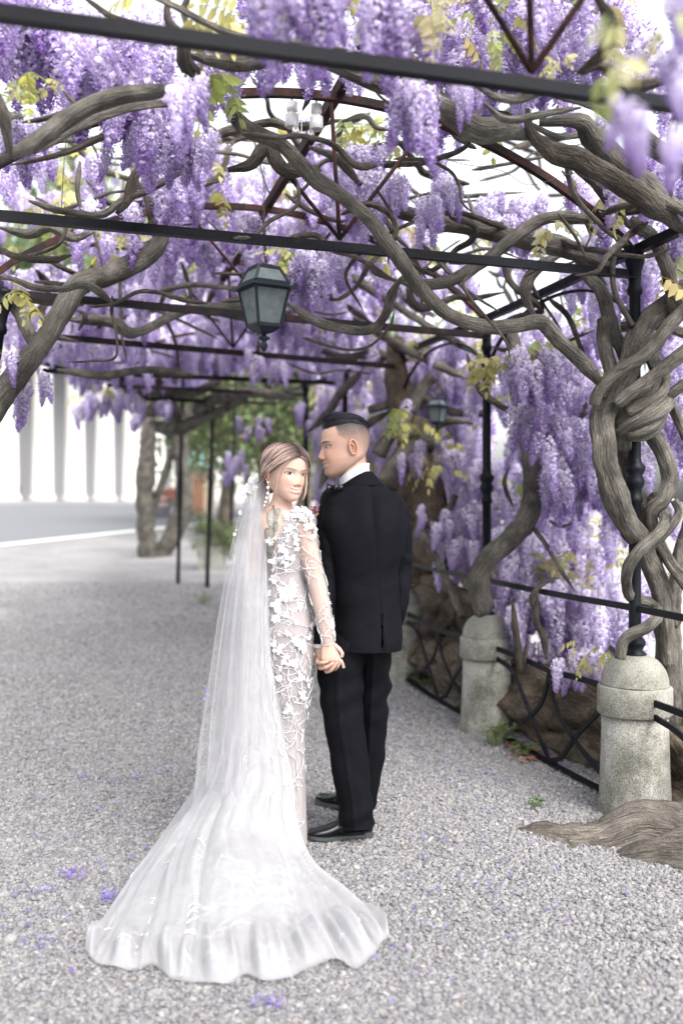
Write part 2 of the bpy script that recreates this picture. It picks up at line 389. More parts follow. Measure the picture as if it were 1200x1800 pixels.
# pebbles: one mesh of points carrying instances
def gn_scatter(name, pts, rot, scl, idx, sources, label=None, parent=None):
    me = bpy.data.meshes.new(name); off = np.array(root_offset(parent)); me.from_pydata((np.asarray(pts) - off).tolist(), [], [])
    for nm, ty, arr, fld in (('rot', 'FLOAT_VECTOR', rot, 'vector'), ('scl', 'FLOAT_VECTOR', scl, 'vector'), ('idx', 'INT', idx, 'value')):
        a = me.attributes.new(nm, ty, 'POINT'); a.data.foreach_set(fld, np.asarray(arr).astype(np.int32 if ty == 'INT' else np.float32).ravel())
    o = bpy.data.objects.new(name, me); COL.objects.link(o); o.parent = parent
    c = bpy.data.collections.new(name + '_kinds')
    for s in sources: c.objects.link(s)
    ng = bpy.data.node_groups.new(name + '_nodes', 'GeometryNodeTree'); ng.is_modifier = True
    ng.interface.new_socket('Geometry', in_out='INPUT', socket_type='NodeSocketGeometry'); ng.interface.new_socket('Geometry', in_out='OUTPUT', socket_type='NodeSocketGeometry')
    N, L = ng.nodes, ng.links
    gi, go = N.new('NodeGroupInput'), N.new('NodeGroupOutput'); ip = N.new('GeometryNodeInstanceOnPoints'); ci = N.new('GeometryNodeCollectionInfo')
    ci.inputs['Collection'].default_value = c; ci.inputs['Separate Children'].default_value = True; ci.inputs['Reset Children'].default_value = True
    ip.inputs['Pick Instance'].default_value = True
    def na(nm, ty):
        n = N.new('GeometryNodeInputNamedAttribute'); n.data_type = ty; n.inputs['Name'].default_value = nm; return n.outputs[0]
    L.new(gi.outputs[0], ip.inputs['Points']); L.new(ci.outputs[0], ip.inputs['Instance'])
    L.new(na('idx', 'INT'), ip.inputs['Instance Index']); L.new(na('rot', 'FLOAT_VECTOR'), ip.inputs['Rotation']); L.new(na('scl', 'FLOAT_VECTOR'), ip.inputs['Scale'])
    L.new(ip.outputs[0], go.inputs[0])
    md = o.modifiers.new('scatter', 'NODES'); md.node_group = ng
    o['kind'] = 'stuff'
    if label: o['label'] = label
    return o
def src_obj(name, mb, mats, smooth=True):
    o = mb.build(name, mats, None, smooth); COL.objects.unlink(o); return o
import bmesh
def pebble_src(i):
    bm = bmesh.new(); bmesh.ops.create_icosphere(bm, subdivisions=2, radius=1)
    V = np.array([v.co[:] for v in bm.verts]); f = [tuple(v.index for v in q.verts) for q in bm.faces]; bm.free()
    V = V * (1 + .16 * snoise(V * 1.4, 40 + i, 2))[:, None]
    V[:, 2] *= .62; V[:, 0] *= rng.uniform(.95, 1.25)
    return src_obj('pebble_kind_%d' % i, MB().add(V, f), M['pebble'])
PEB = [pebble_src(i) for i in range(5)]
def gravel():
    pts, scl = [], []
    for d0, d1, dens, r0 in ((2.55, 4.2, 9800, .0066), (4.2, 5.6, 7600, .0071), (5.6, 8.0, 4200, .0086), (8.0, 10.5, 1700, .0108), (10.5, 14, 500, .012)):
        area = .45 * (d1 ** 2 - d0 ** 2); n = int(area * dens)
        d = np.sqrt(rng.uniform(d0 ** 2, d1 ** 2, n)); x = rng.uniform(-.52, .38, n) * d
        keep = x < 1.33 - .2622 * (d - 4.5) + .22
        d, x = d[keep], x[keep]; r = r0 * np.exp(rng.normal(0, .22, len(d)))
        z = ground_z(x, d) + .006 * np.sin(x * 3.1 + d * 1.7) * np.sin(d * 2.3) * (d < 12) + r * rng.uniform(.0, .55, len(d)) * (d < 8)
        pts.append(np.stack([x, d, z], 1)); scl.append(r)
    pts = np.concatenate(pts); scl = np.concatenate(scl); n = len(pts)
    rot = np.stack([rng.normal(0, .45, n), rng.normal(0, .45, n), rng.uniform(0, 6.28, n)], 1)
    s3 = scl[:, None] * rng.uniform(.8, 1.2, (n, 3))
    gn_scatter('gravel', pts, rot, s3, rng.integers(0, 5, n), PEB, 'loose grey pebbles covering the path')
gravel()
# ------------------------------------------------------------------ pergola, pillars, railing
STEP = np.array([-.43, 1.64]); P1 = np.array([1.324, 4.50])
RIGHT = {k: P1 + STEP * (k - 1) for k in range(0, 8)}      # right row of posts; k = 1 is the one with the big vine
BZ = HC + 1.04
def gz(x, y): return float(ground_z(x, y))
# crossbeams: right end on its post, left end
LEFTPX = {0: (-200, -7, 2.02), 1: (-60, 372, 3.55), 2: (-6, 513, 4.90), 3: (45, 587, 6.3), 4: (75, 651, 7.9), 5: (190, 677, 9.6), 6: (230, 700, 11.3)}
BEAM = {}
for k, (px, py, d) in LEFTPX.items():
    r = RIGHT[k]; BEAM[k] = (P(px, py, d), np.array([r[0], r[1], BZ + gz(*r)]))
perg = thing('pergola', 'long dark iron pergola with arched trusses overgrown by wisteria', 'pergola', (0.2, 6, 0))
def post_profile(zt, zb, r):
    h = zt - zb
    mid = zb + .44 * h
    a = [(r * 1.9, zb), (r * 1.9, zb + .012), (r * 1.2, zb + .025), (r * 1.75, zb + .05), (r * 1.8, zb + .065), (r * 1.15, zb + .09), (r * 1.35, zb + .1), (r * 1.02, zb + .12),
         (r, mid - .12), (r * 1.3, mid - .11), (r * 1.35, mid - .09), (r * 1.1, mid - .08), (r * 1.15, mid - .05), (r * 1.55, mid - .03), (r * 1.6, mid - .01), (r * 1.2, mid + .01), (r * 1.7, mid + .035), (r * 1.75, mid + .05), (r * 1.15, mid + .07), (r, mid + .09),
         (r * .92, zt - .2), (r * 1.25, zt - .19), (r * 1.3, zt - .17), (r, zt - .15), (r * 1.15, zt - .09), (r * 1.6, zt - .05), (r * 1.7, zt - .03), (r * 1.3, zt - .02), (r * 1.7, zt), (r * 1.7, zt + .02)]
    return a
PIL_H = .725
for k in range(0, 6):
    x, y = RIGHT[k]; g = gz(x, y)
    if k == 0: continue
    v, f = lathe(post_profile(BZ + g + .10, g + PIL_H - .01, .027), (x, y), 20, None)
    MB().add(v, f).build('post', M['iron'], perg)
a = BEAM[2][0]; t_ = P(8, 513, a[1]); b_ = P(-110, 1250, a[1]); pr = np.array(post_profile(t_[2] - .01, 0, .030)); tt = 1 - pr[:, 1] / t_[2]
p = t_[None] * (1 - tt)[:, None] + np.array([b_[0], b_[1], 0])[None] * tt[:, None]; v, f, _ = tube(p, pr[:, 0], 16); MB().add(v, f).build('post', M['iron'], perg)
# thin posts far down the walk, standing in the gravel
for (tx, ty, bx, by, tz) in ((322, 640, 313, 1026, 0), (377, 640, 364, 1032, 0), (415, 650, 404, 985, 0)):
    b = on_ground(bx, by); t = P(tx, ty, b[1])
    p = np.linspace(b, t, 12); rr = np.full(12, .027); rr[[4, 5]] = .036; rr[0] = .03
    v, f, _ = tube(p, rr, 12); MB().add(v, f).build('post', M['iron'], perg)
for k, (a, b) in BEAM.items():
    # angle iron: an upright web and a lower flange
    mb = MB(); v, f = box_between(a, b, .010, .036); mb.add(v, f)
    n = np.cross(b - a, (0, 0, 1)); n /= np.linalg.norm(n)
    v, f = box_between(a - np.array([0, 0, .0205]) + n * .010, b - np.array([0, 0, .0205]) + n * .010, .034, .006); mb.add(v, f)
    mb.build('crossbeam', M['iron'] if k < 2 else M['beam'], perg, False)
    # arched rib
    rise = {0: .60, 1: .51, 2: .50, 3: .55, 4: .5, 5: .5, 6: .5}[k]
    t = np.linspace(0, 1, 40); arch = a[None] * (1 - t)[:, None] + b[None] * t[:, None]
    arch[:, 2] += .09 + rise * (1 - (2 * t - 1) ** 2) ** .9
    v, f = bar_path(arch, .03, .032); MB().add(v, f).build('arch_rib', M['rust'], perg, False)
    tc_ = {0: .52, 1: .50, 2: .50}.get(k, .5)
    foot = a * (1 - tc_) + b * tc_ + np.array([0, 0, .03])
    if k <= 3:
        for tt in (tc_ - .16, tc_ + .005, tc_ + .165):
            i = int(tt * 39); v, f, _ = tube([foot, arch[i] - np.array([0, 0, .01])], .0085, 8); MB().add(v, f).build('tie_rod', M['rust'], perg)
def purlin(pts, w=.03, h=.04, name='purlin', m='rust'):
    v, f = bar_path(catmull(pts, 4), w, h); MB().add(v, f).build(name, M[m], perg, False)
apx = [np.array([*(a * .5 + b * .5)[:2], (a[2] + b[2]) / 2 + .09 + {0: .60, 1: .51, 2: .50}.get(k, .5) + .035]) for k, (a, b) in sorted(BEAM.items())]
purlin(apx, .035, .05, 'ridge_purlin')
purlin([BEAM[k][1] + np.array([0, 0, .105]) for k in range(0, 7)], .04, .04, 'eave_purlin', 'iron')
purlin([BEAM[k][0] + np.array([0, 0, .06]) for k in range(0, 7)], .035, .035, 'eave_purlin', 'iron')
# curved iron braces between the posts
for k in (1, 2):
    a = np.array([*RIGHT[k], BZ - .30]); b = np.array([*RIGHT[k + 1], BZ - .30]); t = np.linspace(0, 1, 24)
    q = a[None] * (1 - t)[:, None] + b[None] * t[:, None]; q[:, 2] += .36 * np.sqrt(np.clip(1 - (2 * t - 1) ** 2, 0, 1))
    v, f = bar_path(q, .02, .014); MB().add(v, f).build('brace', M['iron'], perg, False)

PLAB = {1: 'nearest weathered granite pillar with rounded top, mossy, beside the big root', 2: 'second granite pillar, green weeds growing at its foot', 3: 'granite pillar half hidden behind the groom in the dark suit',
        4: 'granite pillar hidden behind the couple', 0: 'granite pillar just outside the frame'}
for k in (1, 2, 3):
    x, y = RIGHT[k]; g = gz(x, y); q = thing('stone_pillar', PLAB[k], 'pillar', (x, y, g), 'round granite pillars along the railing')
    pr = [(.164, -.05), (.164, 0.0), (.160, .06), (.153, .20), (.148, .35), (.146, .452)]
    if k == 2: pr = [(.175, -.05), (.172, .03), (.160, .06)] + pr[3:]
    pr = [(r, z) for r, z in pr]
    v, f = lathe(pr, (x, y, g), 40); MB().add(v + .002 * snoise(v * 14, 3)[:, None], f).build('shaft', M['stone'], q)
    v, f = lathe([(.145, .453), (.160, .455), (.165, .462), (.165, .575), (.160, .582), (.147, .584)], (x, y, g), 40); MB().add(v + .002 * snoise(v * 14, 4)[:, None], f).build('collar', M['stone'], q)
    th = np.linspace(0, math.pi / 2, 10); pr = [(.150, .585)] + [(.148 * math.cos(a) ** .8 + .0005, .59 + .135 * math.sin(a)) for a in th]
    v, f = lathe(pr, (x, y, g), 40); MB().add(v + .002 * snoise(v * 14, 5)[:, None], f).build('dome', M['stone'], q)

rail = thing('iron_railing', 'low dark iron railing of curved bars running between the granite pillars', 'railing', (1.1, 5.3, 0))
def flat(pts, w=.012, h=.03, name='scroll_bar', per=8):
    v, f = bar_path(catmull(pts, per), w, h); MB().add(v, f).build(name, M['iron'], rail, False)
def span(k0, k1):
    a, b = np.array([*RIGHT[k0], 0.]), np.array([*RIGHT[k1], 0.])
    return lambda t, z: a * (1 - t) + b * t + np.array([0, 0, z + gz(*(a * (1 - t) + b * t)[:2])])
for k in range(0, 5):
    s = span(k, k + 1)
    flat([s(.02, .93), s(.5, .925), s(.98, .93)], .016, .030, 'handrail')
    e0, e1 = .095, .905
    flat([s(e0, .53), s(.3, .525), s(.5, .51), s(.7, .525), s(e1, .53)], .012, .030, 'lower_rail')
    flat([s(e0, .03), s(.5, .02), s(e1, .03)], .04, .012, 'bottom_rail')
    for (q) in ([(e0, .51), (.22, .36), (.33, .22), (.42, .08), (.50, .03)], [(.5, .50), (.47, .36), (.38, .24), (.24, .14), (e0, .06)],
                [(.5, .50), (.55, .33), (.66, .2), (.8, .11), (e1, .05)], [(e1, .47), (.78, .43), (.68, .30), (.58, .14), (.50, .03)]):
        flat([s(*u) for u in q], .012, .026)

# ------------------------------------------------------------------ wisteria: trunks and branches
BASE = {'near': (1.42, 4.62, 0), 'second': (1.0, 6.2, 0), 'old': (.75, 7.9, 0), 'left': (-1.75, 5.0, 0), 'far': tuple(on_ground(268, 978)), 'front': (-1.0, 2.6, 0)}
VL = {'near': 'old wisteria twisting round the nearest iron post, its thick stems braided', 'second': 'wisteria whose trunk bends up past the second granite pillar', 'old': 'broad shaggy wisteria trunk behind the groom, brown and hollow',
      'left': 'wisteria limb curling in from the left edge under the beams', 'far': 'forked wisteria trunk beside the road at the end of the walk', 'front': 'overhead wisteria with heavy limbs across the top of the picture'}
VINE = {k: thing('wisteria', VL[k], 'wisteria', BASE[k], 'wisterias grown over the pergola') for k in BASE}
bcount = [0]
def branch(key, pts, r0, r1=None, m='bark', name='branch', sides=14, gnarl=.12, jit=.25):
    """pts: (px, py, depth) control points; radii in pixels at that depth"""
    bcount[0] += 1; sd = bcount[0] * 13
    r1 = r0 if r1 is None else r1
    c = np.array([P(*q) for q in pts]); rad = np.linspace(r0, r1, len(pts)) * np.array([q[2] for q in pts]) / F
    q = catmull(np.concatenate([c, rad[:, None]], 1), 10); p, r = q[:, :3], np.maximum(q[:, 3], .002)
    step = max(.012, .55 * float(np.mean(r)))
    p, r, s = resample(p, r, step)
    p = p + (snoise(p * 5, sd)[:, None] * np.array([[1, .6, .8]]) + snoise(p * 5, sd + 1)[:, None] * np.array([[-.4, 1, .6]])) * r[:, None] * jit
    rs = np.random.default_rng(sd); ph = rs.uniform(0, 6.28, 4); tw = rs.uniform(-4, 4)
    kn = 1 + .10 * snoise(np.stack([s * 7, s * 0, s * 0], 1), sd + 3) + .3 * np.clip(snoise(np.stack([s * 3.1, s * 0 + 4, s * 0], 1), sd + 5) - .75, 0, 1)
    r = r * kn
    if name == 'branch':
        e_ = np.minimum(s, s[-1] - s); r = r * np.clip(.30 + .70 * e_ / (5 * r.mean() + 1e-6), 0, 1)
    if key == 'front': r = r * .80
    elif key in ('near', 'second') and name == 'branch': r = r * .88
    def mod(th, ss):
        u = ss / max(float(r0 * pts[0][2] / F), .01)
        return 1 + gnarl * (np.cos(2 * th + ph[0] + tw * ss * 1.5) * .6 + np.cos(3 * th + ph[1] - tw * ss * 1.2 + .5 * np.sin(u * .31)) * .7 + .45 * np.cos(5 * th + ph[2] + tw * ss * 2 + .8 * np.sin(u * .47)) + .3 * np.cos(8 * th + ph[3] + tw * 2.5 * ss + np.sin(u * .9))) + (.085 * snoise(np.stack(np.broadcast_arrays(np.cos(th) * 1.7, np.sin(th) * 1.7, ss * 20), -1).reshape(-1, 3), sd + 9, 3).reshape(len(r), sides) if sides >= 14 else 0)
    v, f, bk = tube(p, r, sides, True, mod); bk[:, 2] += sd
    return MB().add(v, f, None, bk).build(name, M[m], VINE[key])

B = branch
# the long pale limb that swings from the top left down to the nearest post
B('near', [(1062, 700, 4.42), (1050, 670, 4.4), (1020, 635, 4.35), (985, 600, 4.3), (950, 566, 4.25), (905, 572, 4.2), (850, 575, 4.18), (790, 556, 4.1), (735, 505, 4.0), (690, 443, 3.92), (645, 385, 3.85), (600, 345, 3.75), (560, 318, 3.7), (528, 288, 3.65), (490, 252, 3.6), (430, 225, 3.5), (400, 185, 3.4), (380, 148, 3.35), (352, 118, 3.3)], 14, 15, 'bark', 'branch', 18, .08, .15)
# braided stems round post 1
T = lambda pts, r0, r1=None, m='bark', **k: B('near', pts, r0 * .66, (r1 or r0) * .66, m, 'trunk', 30, **k)
T([(1185, 1400, 4.75), (1175, 1250, 4.72), (1165, 1110, 4.66), (1150, 1000, 4.6), (1110, 935, 4.5), (1085, 880, 4.42), (1066, 810, 4.40), (1058, 745, 4.42), (1075, 695, 4.46), (1100, 650, 4.48), (1122, 590, 4.5), (1160, 545, 4.5), (1215, 505, 4.45)], 27, 32)
T([(1092, 1158, 4.36), (1100, 1121, 4.36), (1142, 1100, 4.38), (1158, 1080, 4.48), (1148, 1062, 4.6), (1108, 1045, 4.5), (1104, 1000, 4.4), (1125, 965, 4.36), (1160, 932, 4.4), (1168, 905, 4.5), (1150, 870, 4.6)], 14, 15, gnarl=.14)
T([(1175, 1170, 4.6), (1166, 1060, 4.6), (1150, 990, 4.62), (1130, 900, 4.62), (1105, 830, 4.58), (1093, 770, 4.5), (1105, 720, 4.42), (1150, 690, 4.4), (1160, 665, 4.5)], 16, 22)
T([(1088, 790, 4.5), (1096, 755, 4.42), (1130, 735, 4.37), (1160, 712, 4.42), (1150, 690, 4.55), (1110, 700, 4.6)], 22, 26, gnarl=.2)
T([(1100, 760, 4.42), (1130, 760, 4.37), (1158, 735, 4.42), (1160, 700, 4.5), (1140, 660, 4.55)], 20, 22, gnarl=.2)
T([(1105, 730, 4.38), (1135, 712, 4.36), (1165, 680, 4.42), (1150, 640, 4.55), (1120, 600, 4.6)], 22, 20, gnarl=.2)
T([(1045, 712, 4.38), (1052, 690, 4.36), (1082, 655, 4.34), (1130, 625, 4.32), (1165, 585, 4.34), (1210, 535, 4.4)], 15, 17)
T([(1082, 712, 4.36), (1110, 690, 4.33), (1150, 660, 4.32), (1210, 612, 4.34)], 17, 19)
T([(1215, 665, 4.45), (1180, 690, 4.45), (1160, 700, 4.5), (1140, 740, 4.6)], 14, 16)
T([(1143, 752, 4.55), (1168, 800, 4.52), (1178, 845, 4.5), (1165, 880, 4.48), (1145, 900, 4.5), (1150, 935, 4.55), (1175, 990, 4.55), (1215, 1035, 4.5)], 21, 16)
T([(1185, 880, 4.42), (1192, 905, 4.42), (1165, 945, 4.42), (1125, 975, 4.44)], 10, 11)
T([(1062, 560, 4.6), (1062, 600, 4.58), (1070, 640, 4.55), (1085, 690, 4.5)], 15, 18)
T([(1058, 835, 4.55), (1062, 870, 4.55), (1085, 915, 4.55), (1118, 955, 4.58), (1150, 1015, 4.62), (1185, 1100, 4.7)], 13, 18)
T([(1200, 1330, 4.8), (1186, 1200, 4.78), (1182, 1080, 4.74), (1195, 980, 4.7), (1215, 900, 4.7)], 22, 20)
T([(1160, 670, 4.5), (1178, 710, 4.6), (1205, 770, 4.6)], 13, 12)
T([(1105, 388, 4.42), (1145, 415, 4.4), (1170, 462, 4.38), (1180, 500, 4.4), (1190, 560, 4.45)], 16, 18, gnarl=.07)
T([(1100, 420, 4.45), (1078, 455, 4.45), (1080, 512, 4.45), (1112, 572, 4.48)], 7, 8)
T([(1030, 480, 4.7), (1060, 520, 4.66), (1075, 580, 4.62), (1100, 640, 4.6)], 16, 18, 'bark')
T([(1090, 575, 4.75), (1140, 570, 4.7), (1210, 590, 4.7)], 14, 15, 'bark_dark')
# heavy limbs at the upper right
Q = lambda pts, r0, r1=None, m='bark', **k: B('front', pts, r0, r1, m, 'branch', 18, **k)
Q([(330, 95, 3.1), (420, 110, 3.1), (520, 95, 3.1), (610, 122, 3.15), (700, 158, 3.2), (790, 203, 3.3), (835, 226, 3.35), (885, 226, 3.4), (940, 240, 3.5)], 20, 27)
Q([(945, 216, 3.5), (1020, 212, 3.5), (1042, 245, 3.55), (1095, 300, 3.6), (1155, 340, 3.6), (1230, 385, 3.6)], 22, 27)
Q([(970, 168, 3.3), (1050, 186, 3.3), (1112, 228, 3.3), (1160, 268, 3.35), (1230, 320, 3.4)], 17, 21)
Q([(928, 188, 3.45), (934, 235, 3.45), (975, 268, 3.5), (1030, 282, 3.5), (1090, 318, 3.55), (1140, 355, 3.6), (1210, 410, 3.7)], 19, 24, 'bark_dark')
Q([(836, 152, 3.0), (870, 170, 3.0), (910, 174, 3.0), (955, 160, 3.0), (1010, 166, 3.0)], 9, 10)
Q([(850, 180, 3.2), (890, 210, 3.25), (960, 200, 3.3), (1020, 190, 3.3)], 10, 8)
Q([(640, 62, 3.4), (700, 90, 3.4), (790, 190, 3.4), (830, 215, 3.4)], 10, 14, 'bark_dark')
Q([(1015, 130, 2.7), (1060, 90, 2.6), (1075, 40, 2.5), (1040, -20, 2.4)], 16, 12, 'bark_dark')
Q([(1200, 130, 2.8), (1120, 150, 2.8), (1060, 118, 2.8), (1020, 130, 2.8)], 16, 13, 'bark_dark')
Q([(1180, 345, 2.6), (1178, 300, 2.5), (1180, 240, 2.4), (1205, 160, 2.3)], 12, 10, 'bark_dark')
# mid right limbs
N_ = lambda pts, r0, r1=None, m='bark', **k: B('near', pts, r0, r1, m, 'branch', 14, **k)
N_([(640, 332, 4.9), (700, 368, 4.9), (770, 388, 4.85), (860, 408, 4.8), (950, 428, 4.75), (1020, 446, 4.7), (1080, 470, 4.65)], 15, 17)
N_([(770, 380, 5.0), (850, 395, 4.95), (940, 415, 4.9), (1010, 440, 4.85), (1060, 500, 4.7)], 12, 17)
N_([(700, 490, 4.5), (775, 497, 4.5), (840, 465, 4.55), (890, 425, 4.6), (945, 388, 4.65), (990, 380, 4.65), (1060, 388, 4.6)], 10, 13)
N_([(505, 531, 4.7), (560, 568, 4.6), (640, 582, 4.5), (672, 560, 4.4), (688, 515, 4.2), (706, 488, 4.1)], 8, 12)
N_([(1050, 385, 4.6), (1080, 370, 4.6), (1120, 365, 4.6), (1180, 390, 4.6)], 15, 14)
N_([(1010, 300, 4.2), (1050, 330, 4.3), (1090, 380, 4.4), (1110, 400, 4.42)], 11, 14)
N_([(990, 275, 4.1), (1010, 345, 4.2), (1060, 400, 4.3), (1105, 430, 4.4)], 5, 6)
N_([(980, 375, 4.2), (1010, 415, 4.25), (1030, 455, 4.3)], 4, 3)
N_([(840, 590, 5.5), (905, 560, 5.5), (950, 545, 5.4), (900, 500, 5.4), (880, 450, 5.4)], 9, 7, 'bark_dark')
N_([(940, 560, 5.2), (925, 510, 5.2), (945, 470, 5.2), (1000, 440, 5.2)], 12, 10)
for q in ([(960, 520, 5.6), (1000, 560, 5.5), (1030, 640, 5.4)], [(820, 620, 6), (845, 690, 5.9), (900, 720, 5.8)], [(985, 300, 4.8), (1010, 330, 4.8), (1030, 390, 4.8), (1060, 420, 4.8)]):
    N_(q, 6, 5, 'bark_dark')
# post 2 vine
S = lambda pts, r0, r1=None, m='bark', n='branch', **k: B('second', pts, r0, r1, m, n, 16, **k)
S([(845, 1075, 5.95), (838, 1035, 5.9), (850, 995, 5.85), (885, 958, 5.85), (922, 918, 5.85), (940, 862, 5.9), (936, 800, 5.95), (920, 735, 6), (905, 670, 6), (900, 600, 6), (880, 570, 6)], 19, 15, 'bark', 'trunk')
S([(932, 765, 5.95), (960, 758, 5.9), (990, 742, 5.9), (1018, 728, 5.9), (1030, 700, 5.9)], 10, 13, 'bark_dark')
S([(920, 735, 6), (890, 720, 6.0), (860, 700, 6.1), (830, 660, 6.2)], 8, 6, 'bark_dark')
S([(930, 920, 5.85), (960, 960, 5.8), (990, 1010, 5.8), (1010, 1040, 5.8)], 5, 3)
S([(925, 1130, 5.6), (915, 1180, 5.6), (905, 1100, 5.6), (900, 1060, 5.6)], 9, 8, 'bark_dark')
S([(945, 1080, 5.4), (935, 1050, 5.4), (955, 1025, 5.4), (985, 1015, 5.4)], 6, 4, 'bark_dark')
S([(960, 1160, 5.2), (955, 1120, 5.2), (940, 1090, 5.2), (945, 1040, 5.2)], 8, 5, 'bark_dark')
S([(900, 890, 5.9), (885, 850, 5.9), (895, 820, 5.9)], 5, 4, 'bark_dark')
S([(965, 915, 5.7), (985, 925, 5.7), (1005, 920, 5.7)], 5, 3, 'bark_dark')
# post 3: the old hollow trunk and its loose stems
O = lambda pts, r0, r1=None, m='bark_brown', n='trunk', **k: B('old', pts, r0, r1, m, n, 14, **k)
O([(768, 1010, 7.6), (752, 940, 7.6), (745, 870, 7.6), (735, 800, 7.6), (712, 740, 7.7), (700, 660, 7.8), (697, 600, 7.9)], 30, 16, gnarl=.25)
O([(735, 1010, 7.7), (722, 930, 7.7), (715, 860, 7.7), (722, 790, 7.7), (740, 740, 7.7)], 24, 18, gnarl=.25)
O([(795, 1000, 7.6), (780, 930, 7.6), (772, 880, 7.6), (755, 820, 7.65)], 18, 14, gnarl=.25)
O([(665, 800, 7.5), (690, 755, 7.5), (720, 720, 7.5), (735, 690, 7.5), (760, 660, 7.5)], 13, 10, 'bark')
O([(650, 720, 7.9), (700, 705, 7.8), (740, 700, 7.7), (800, 725, 7.6), (850, 727, 7.5)], 8, 7, 'bark')
O([(680, 850, 7.4), (712, 800, 7.45), (735, 775, 7.5), (765, 790, 7.5)], 20, 14, 'bark')
O([(730, 945, 7.3), (745, 920, 7.3), (770, 925, 7.3), (785, 900, 7.3), (800, 870, 7.3)], 8, 6, 'bark')
O([(740, 940, 7.2), (770, 985, 7.0), (800, 1060, 6.8), (812, 1085, 6.7)], 7, 6, 'bark')
O([(725, 1010, 7.8), (765, 1020, 7.5), (800, 1040, 7.2), (840, 1065, 6.9)], 14, 11, 'bark_brown')
for q in ([(640, 650, 8), (600, 690, 8.2), (575, 730, 8.4), (540, 760, 8.6)], [(697, 640, 8), (660, 620, 8.1), (600, 625, 8.4), (520, 600, 8.6)], [(700, 640, 7.9), (740, 610, 7.6), (790, 590, 7.4)],
          [(560, 860, 8.6), (590, 800, 8.6), (640, 750, 8.3), (690, 720, 8)], [(760, 760, 7.4), (790, 740, 7.3), (830, 745, 7.2)], [(620, 560, 7.2), (690, 600, 7.4), (760, 640, 7.2), (820, 665, 7)], [(610, 480, 6.2), (700, 540, 6.4), (800, 600, 6.6), (840, 625, 6.6)]):
    O(q, 8, 6, 'bark', 'branch')
# left side limb
Lf = lambda pts, r0, r1=None, m='bark', n='branch', **k: B('left', pts, r0 * .8, (r1 or r0) * .8, m, n, 16, **k)
Lf([(-40, 760, 4.8), (-5, 705, 4.8), (38, 652, 4.8), (80, 598, 4.8), (112, 545, 4.85), (140, 500, 4.9), (190, 484, 5), (240, 462, 5), (272, 438, 5), (284, 412, 5), (268, 388, 5)], 27, 17, 'bark', 'trunk')
Lf([(60, 620, 4.85), (45, 570, 4.95), (28, 540, 5), (45, 525, 5.05), (80, 525, 5.1), (150, 535, 5.2)], 15, 12)
Lf([(0, 400, 4.6), (50, 410, 4.6), (90, 398, 4.6), (130, 418, 4.65), (165, 408, 4.7)], 12, 10)
Lf([(50, 354, 4.2), (110, 372, 4.2), (180, 376, 4.25), (215, 352, 4.3), (260, 335, 4.3), (310, 305, 4.3), (350, 280, 4.3)], 7, 9)
Lf([(205, 375, 4.3), (225, 350, 4.3), (240, 305, 4.3), (265, 280, 4.3)], 13, 10, 'bark_dark')
Lf([(268, 388, 5), (262, 350, 5), (240, 320, 5)], 14, 10, 'bark_dark')
Lf([(120, 560, 5.6), (200, 565, 5.7), (240, 585, 5.8), (330, 545, 6), (420, 540, 6.2), (480, 560, 6.4)], 12, 9)
Lf([(60, 495, 5.2), (100, 500, 5.2), (150, 505, 5.3), (160, 485, 5.3)], 6, 5, 'bark_dark')
Lf([(70, 445, 5), (110, 470, 5), (150, 490, 5.1), (150, 505, 5.1)], 5, 5, 'bark_dark')
Lf([(100, 650, 6.5), (180, 660, 6.6), (260, 650, 7), (340, 660, 7.2)], 9, 7)
Lf([(140, 580, 5.4), (150, 555, 5.4), (134, 545, 5.4)], 7, 6, 'bark_dark')
# upper left limbs
Q([(-30, 285, 2.9), (10, 275, 2.9), (60, 250, 2.95), (125, 203, 3.0), (195, 170, 3.05), (260, 160, 3.1), (312, 160, 3.15), (350, 170, 3.2)], 21, 15)
Q([(-15, 130, 2.8), (5, 190, 2.8), (14, 235, 2.85), (20, 280, 2.9)], 15, 18)
Q([(60, 270, 3.1), (130, 228, 3.15), (210, 195, 3.2), (290, 183, 3.25), (360, 190, 3.3)], 10, 8)
Q([(300, -20, 3.0), (296, 30, 3.0), (320, 70, 3.0), (322, 110, 3.05), (350, 140, 3.2), (385, 150, 3.3)], 13, 20, 'bark_dark', gnarl=.2)
Q([(140, -10, 3), (195, 28, 3), (255, 48, 3), (300, 60, 3)], 6, 9, 'bark_dark')
Q([(262, -8, 2.9), (310, 12, 2.9), (365, 42, 2.9), (430, 66, 2.9), (520, 76, 2.9), (610, 88, 2.9)], 7, 8)
Q([(330, 50, 3.1), (325, 20, 3.1), (335, -20, 3.1)], 12, 10, 'bark_dark')
Q([(40, 215, 3.2), (90, 205, 3.2), (140, 185, 3.2)], 5, 6, 'bark_dark')
Q([(110, 160, 3.1), (130, 180, 3.1), (142, 190, 3.1)], 6, 6, 'bark_dark')
Q([(20, 290, 3.4), (110, 270, 3.4), (170, 245, 3.4), (210, 225, 3.4)], 6, 8, 'bark_dark')
Q([(400, 300, 3.9), (440, 290, 3.9), (470, 260, 3.9), (500, 300, 3.9), (560, 300, 4)], 16, 14, 'bark_dark')
Q([(300, 235, 4.6), (360, 240, 4.6), (400, 232, 4.7), (470, 215, 4.8), (520, 222, 4.9), (600, 210, 5.0)], 8, 9, 'bark_dark')
Q([(540, 260, 4.3), (590, 280, 4.3), (610, 300, 4.3), (640, 335, 4.4)], 14, 10)
Q([(600, 215, 4.4), (640, 205, 4.4), (660, 225, 4.4), (690, 230, 4.4)], 7, 5)
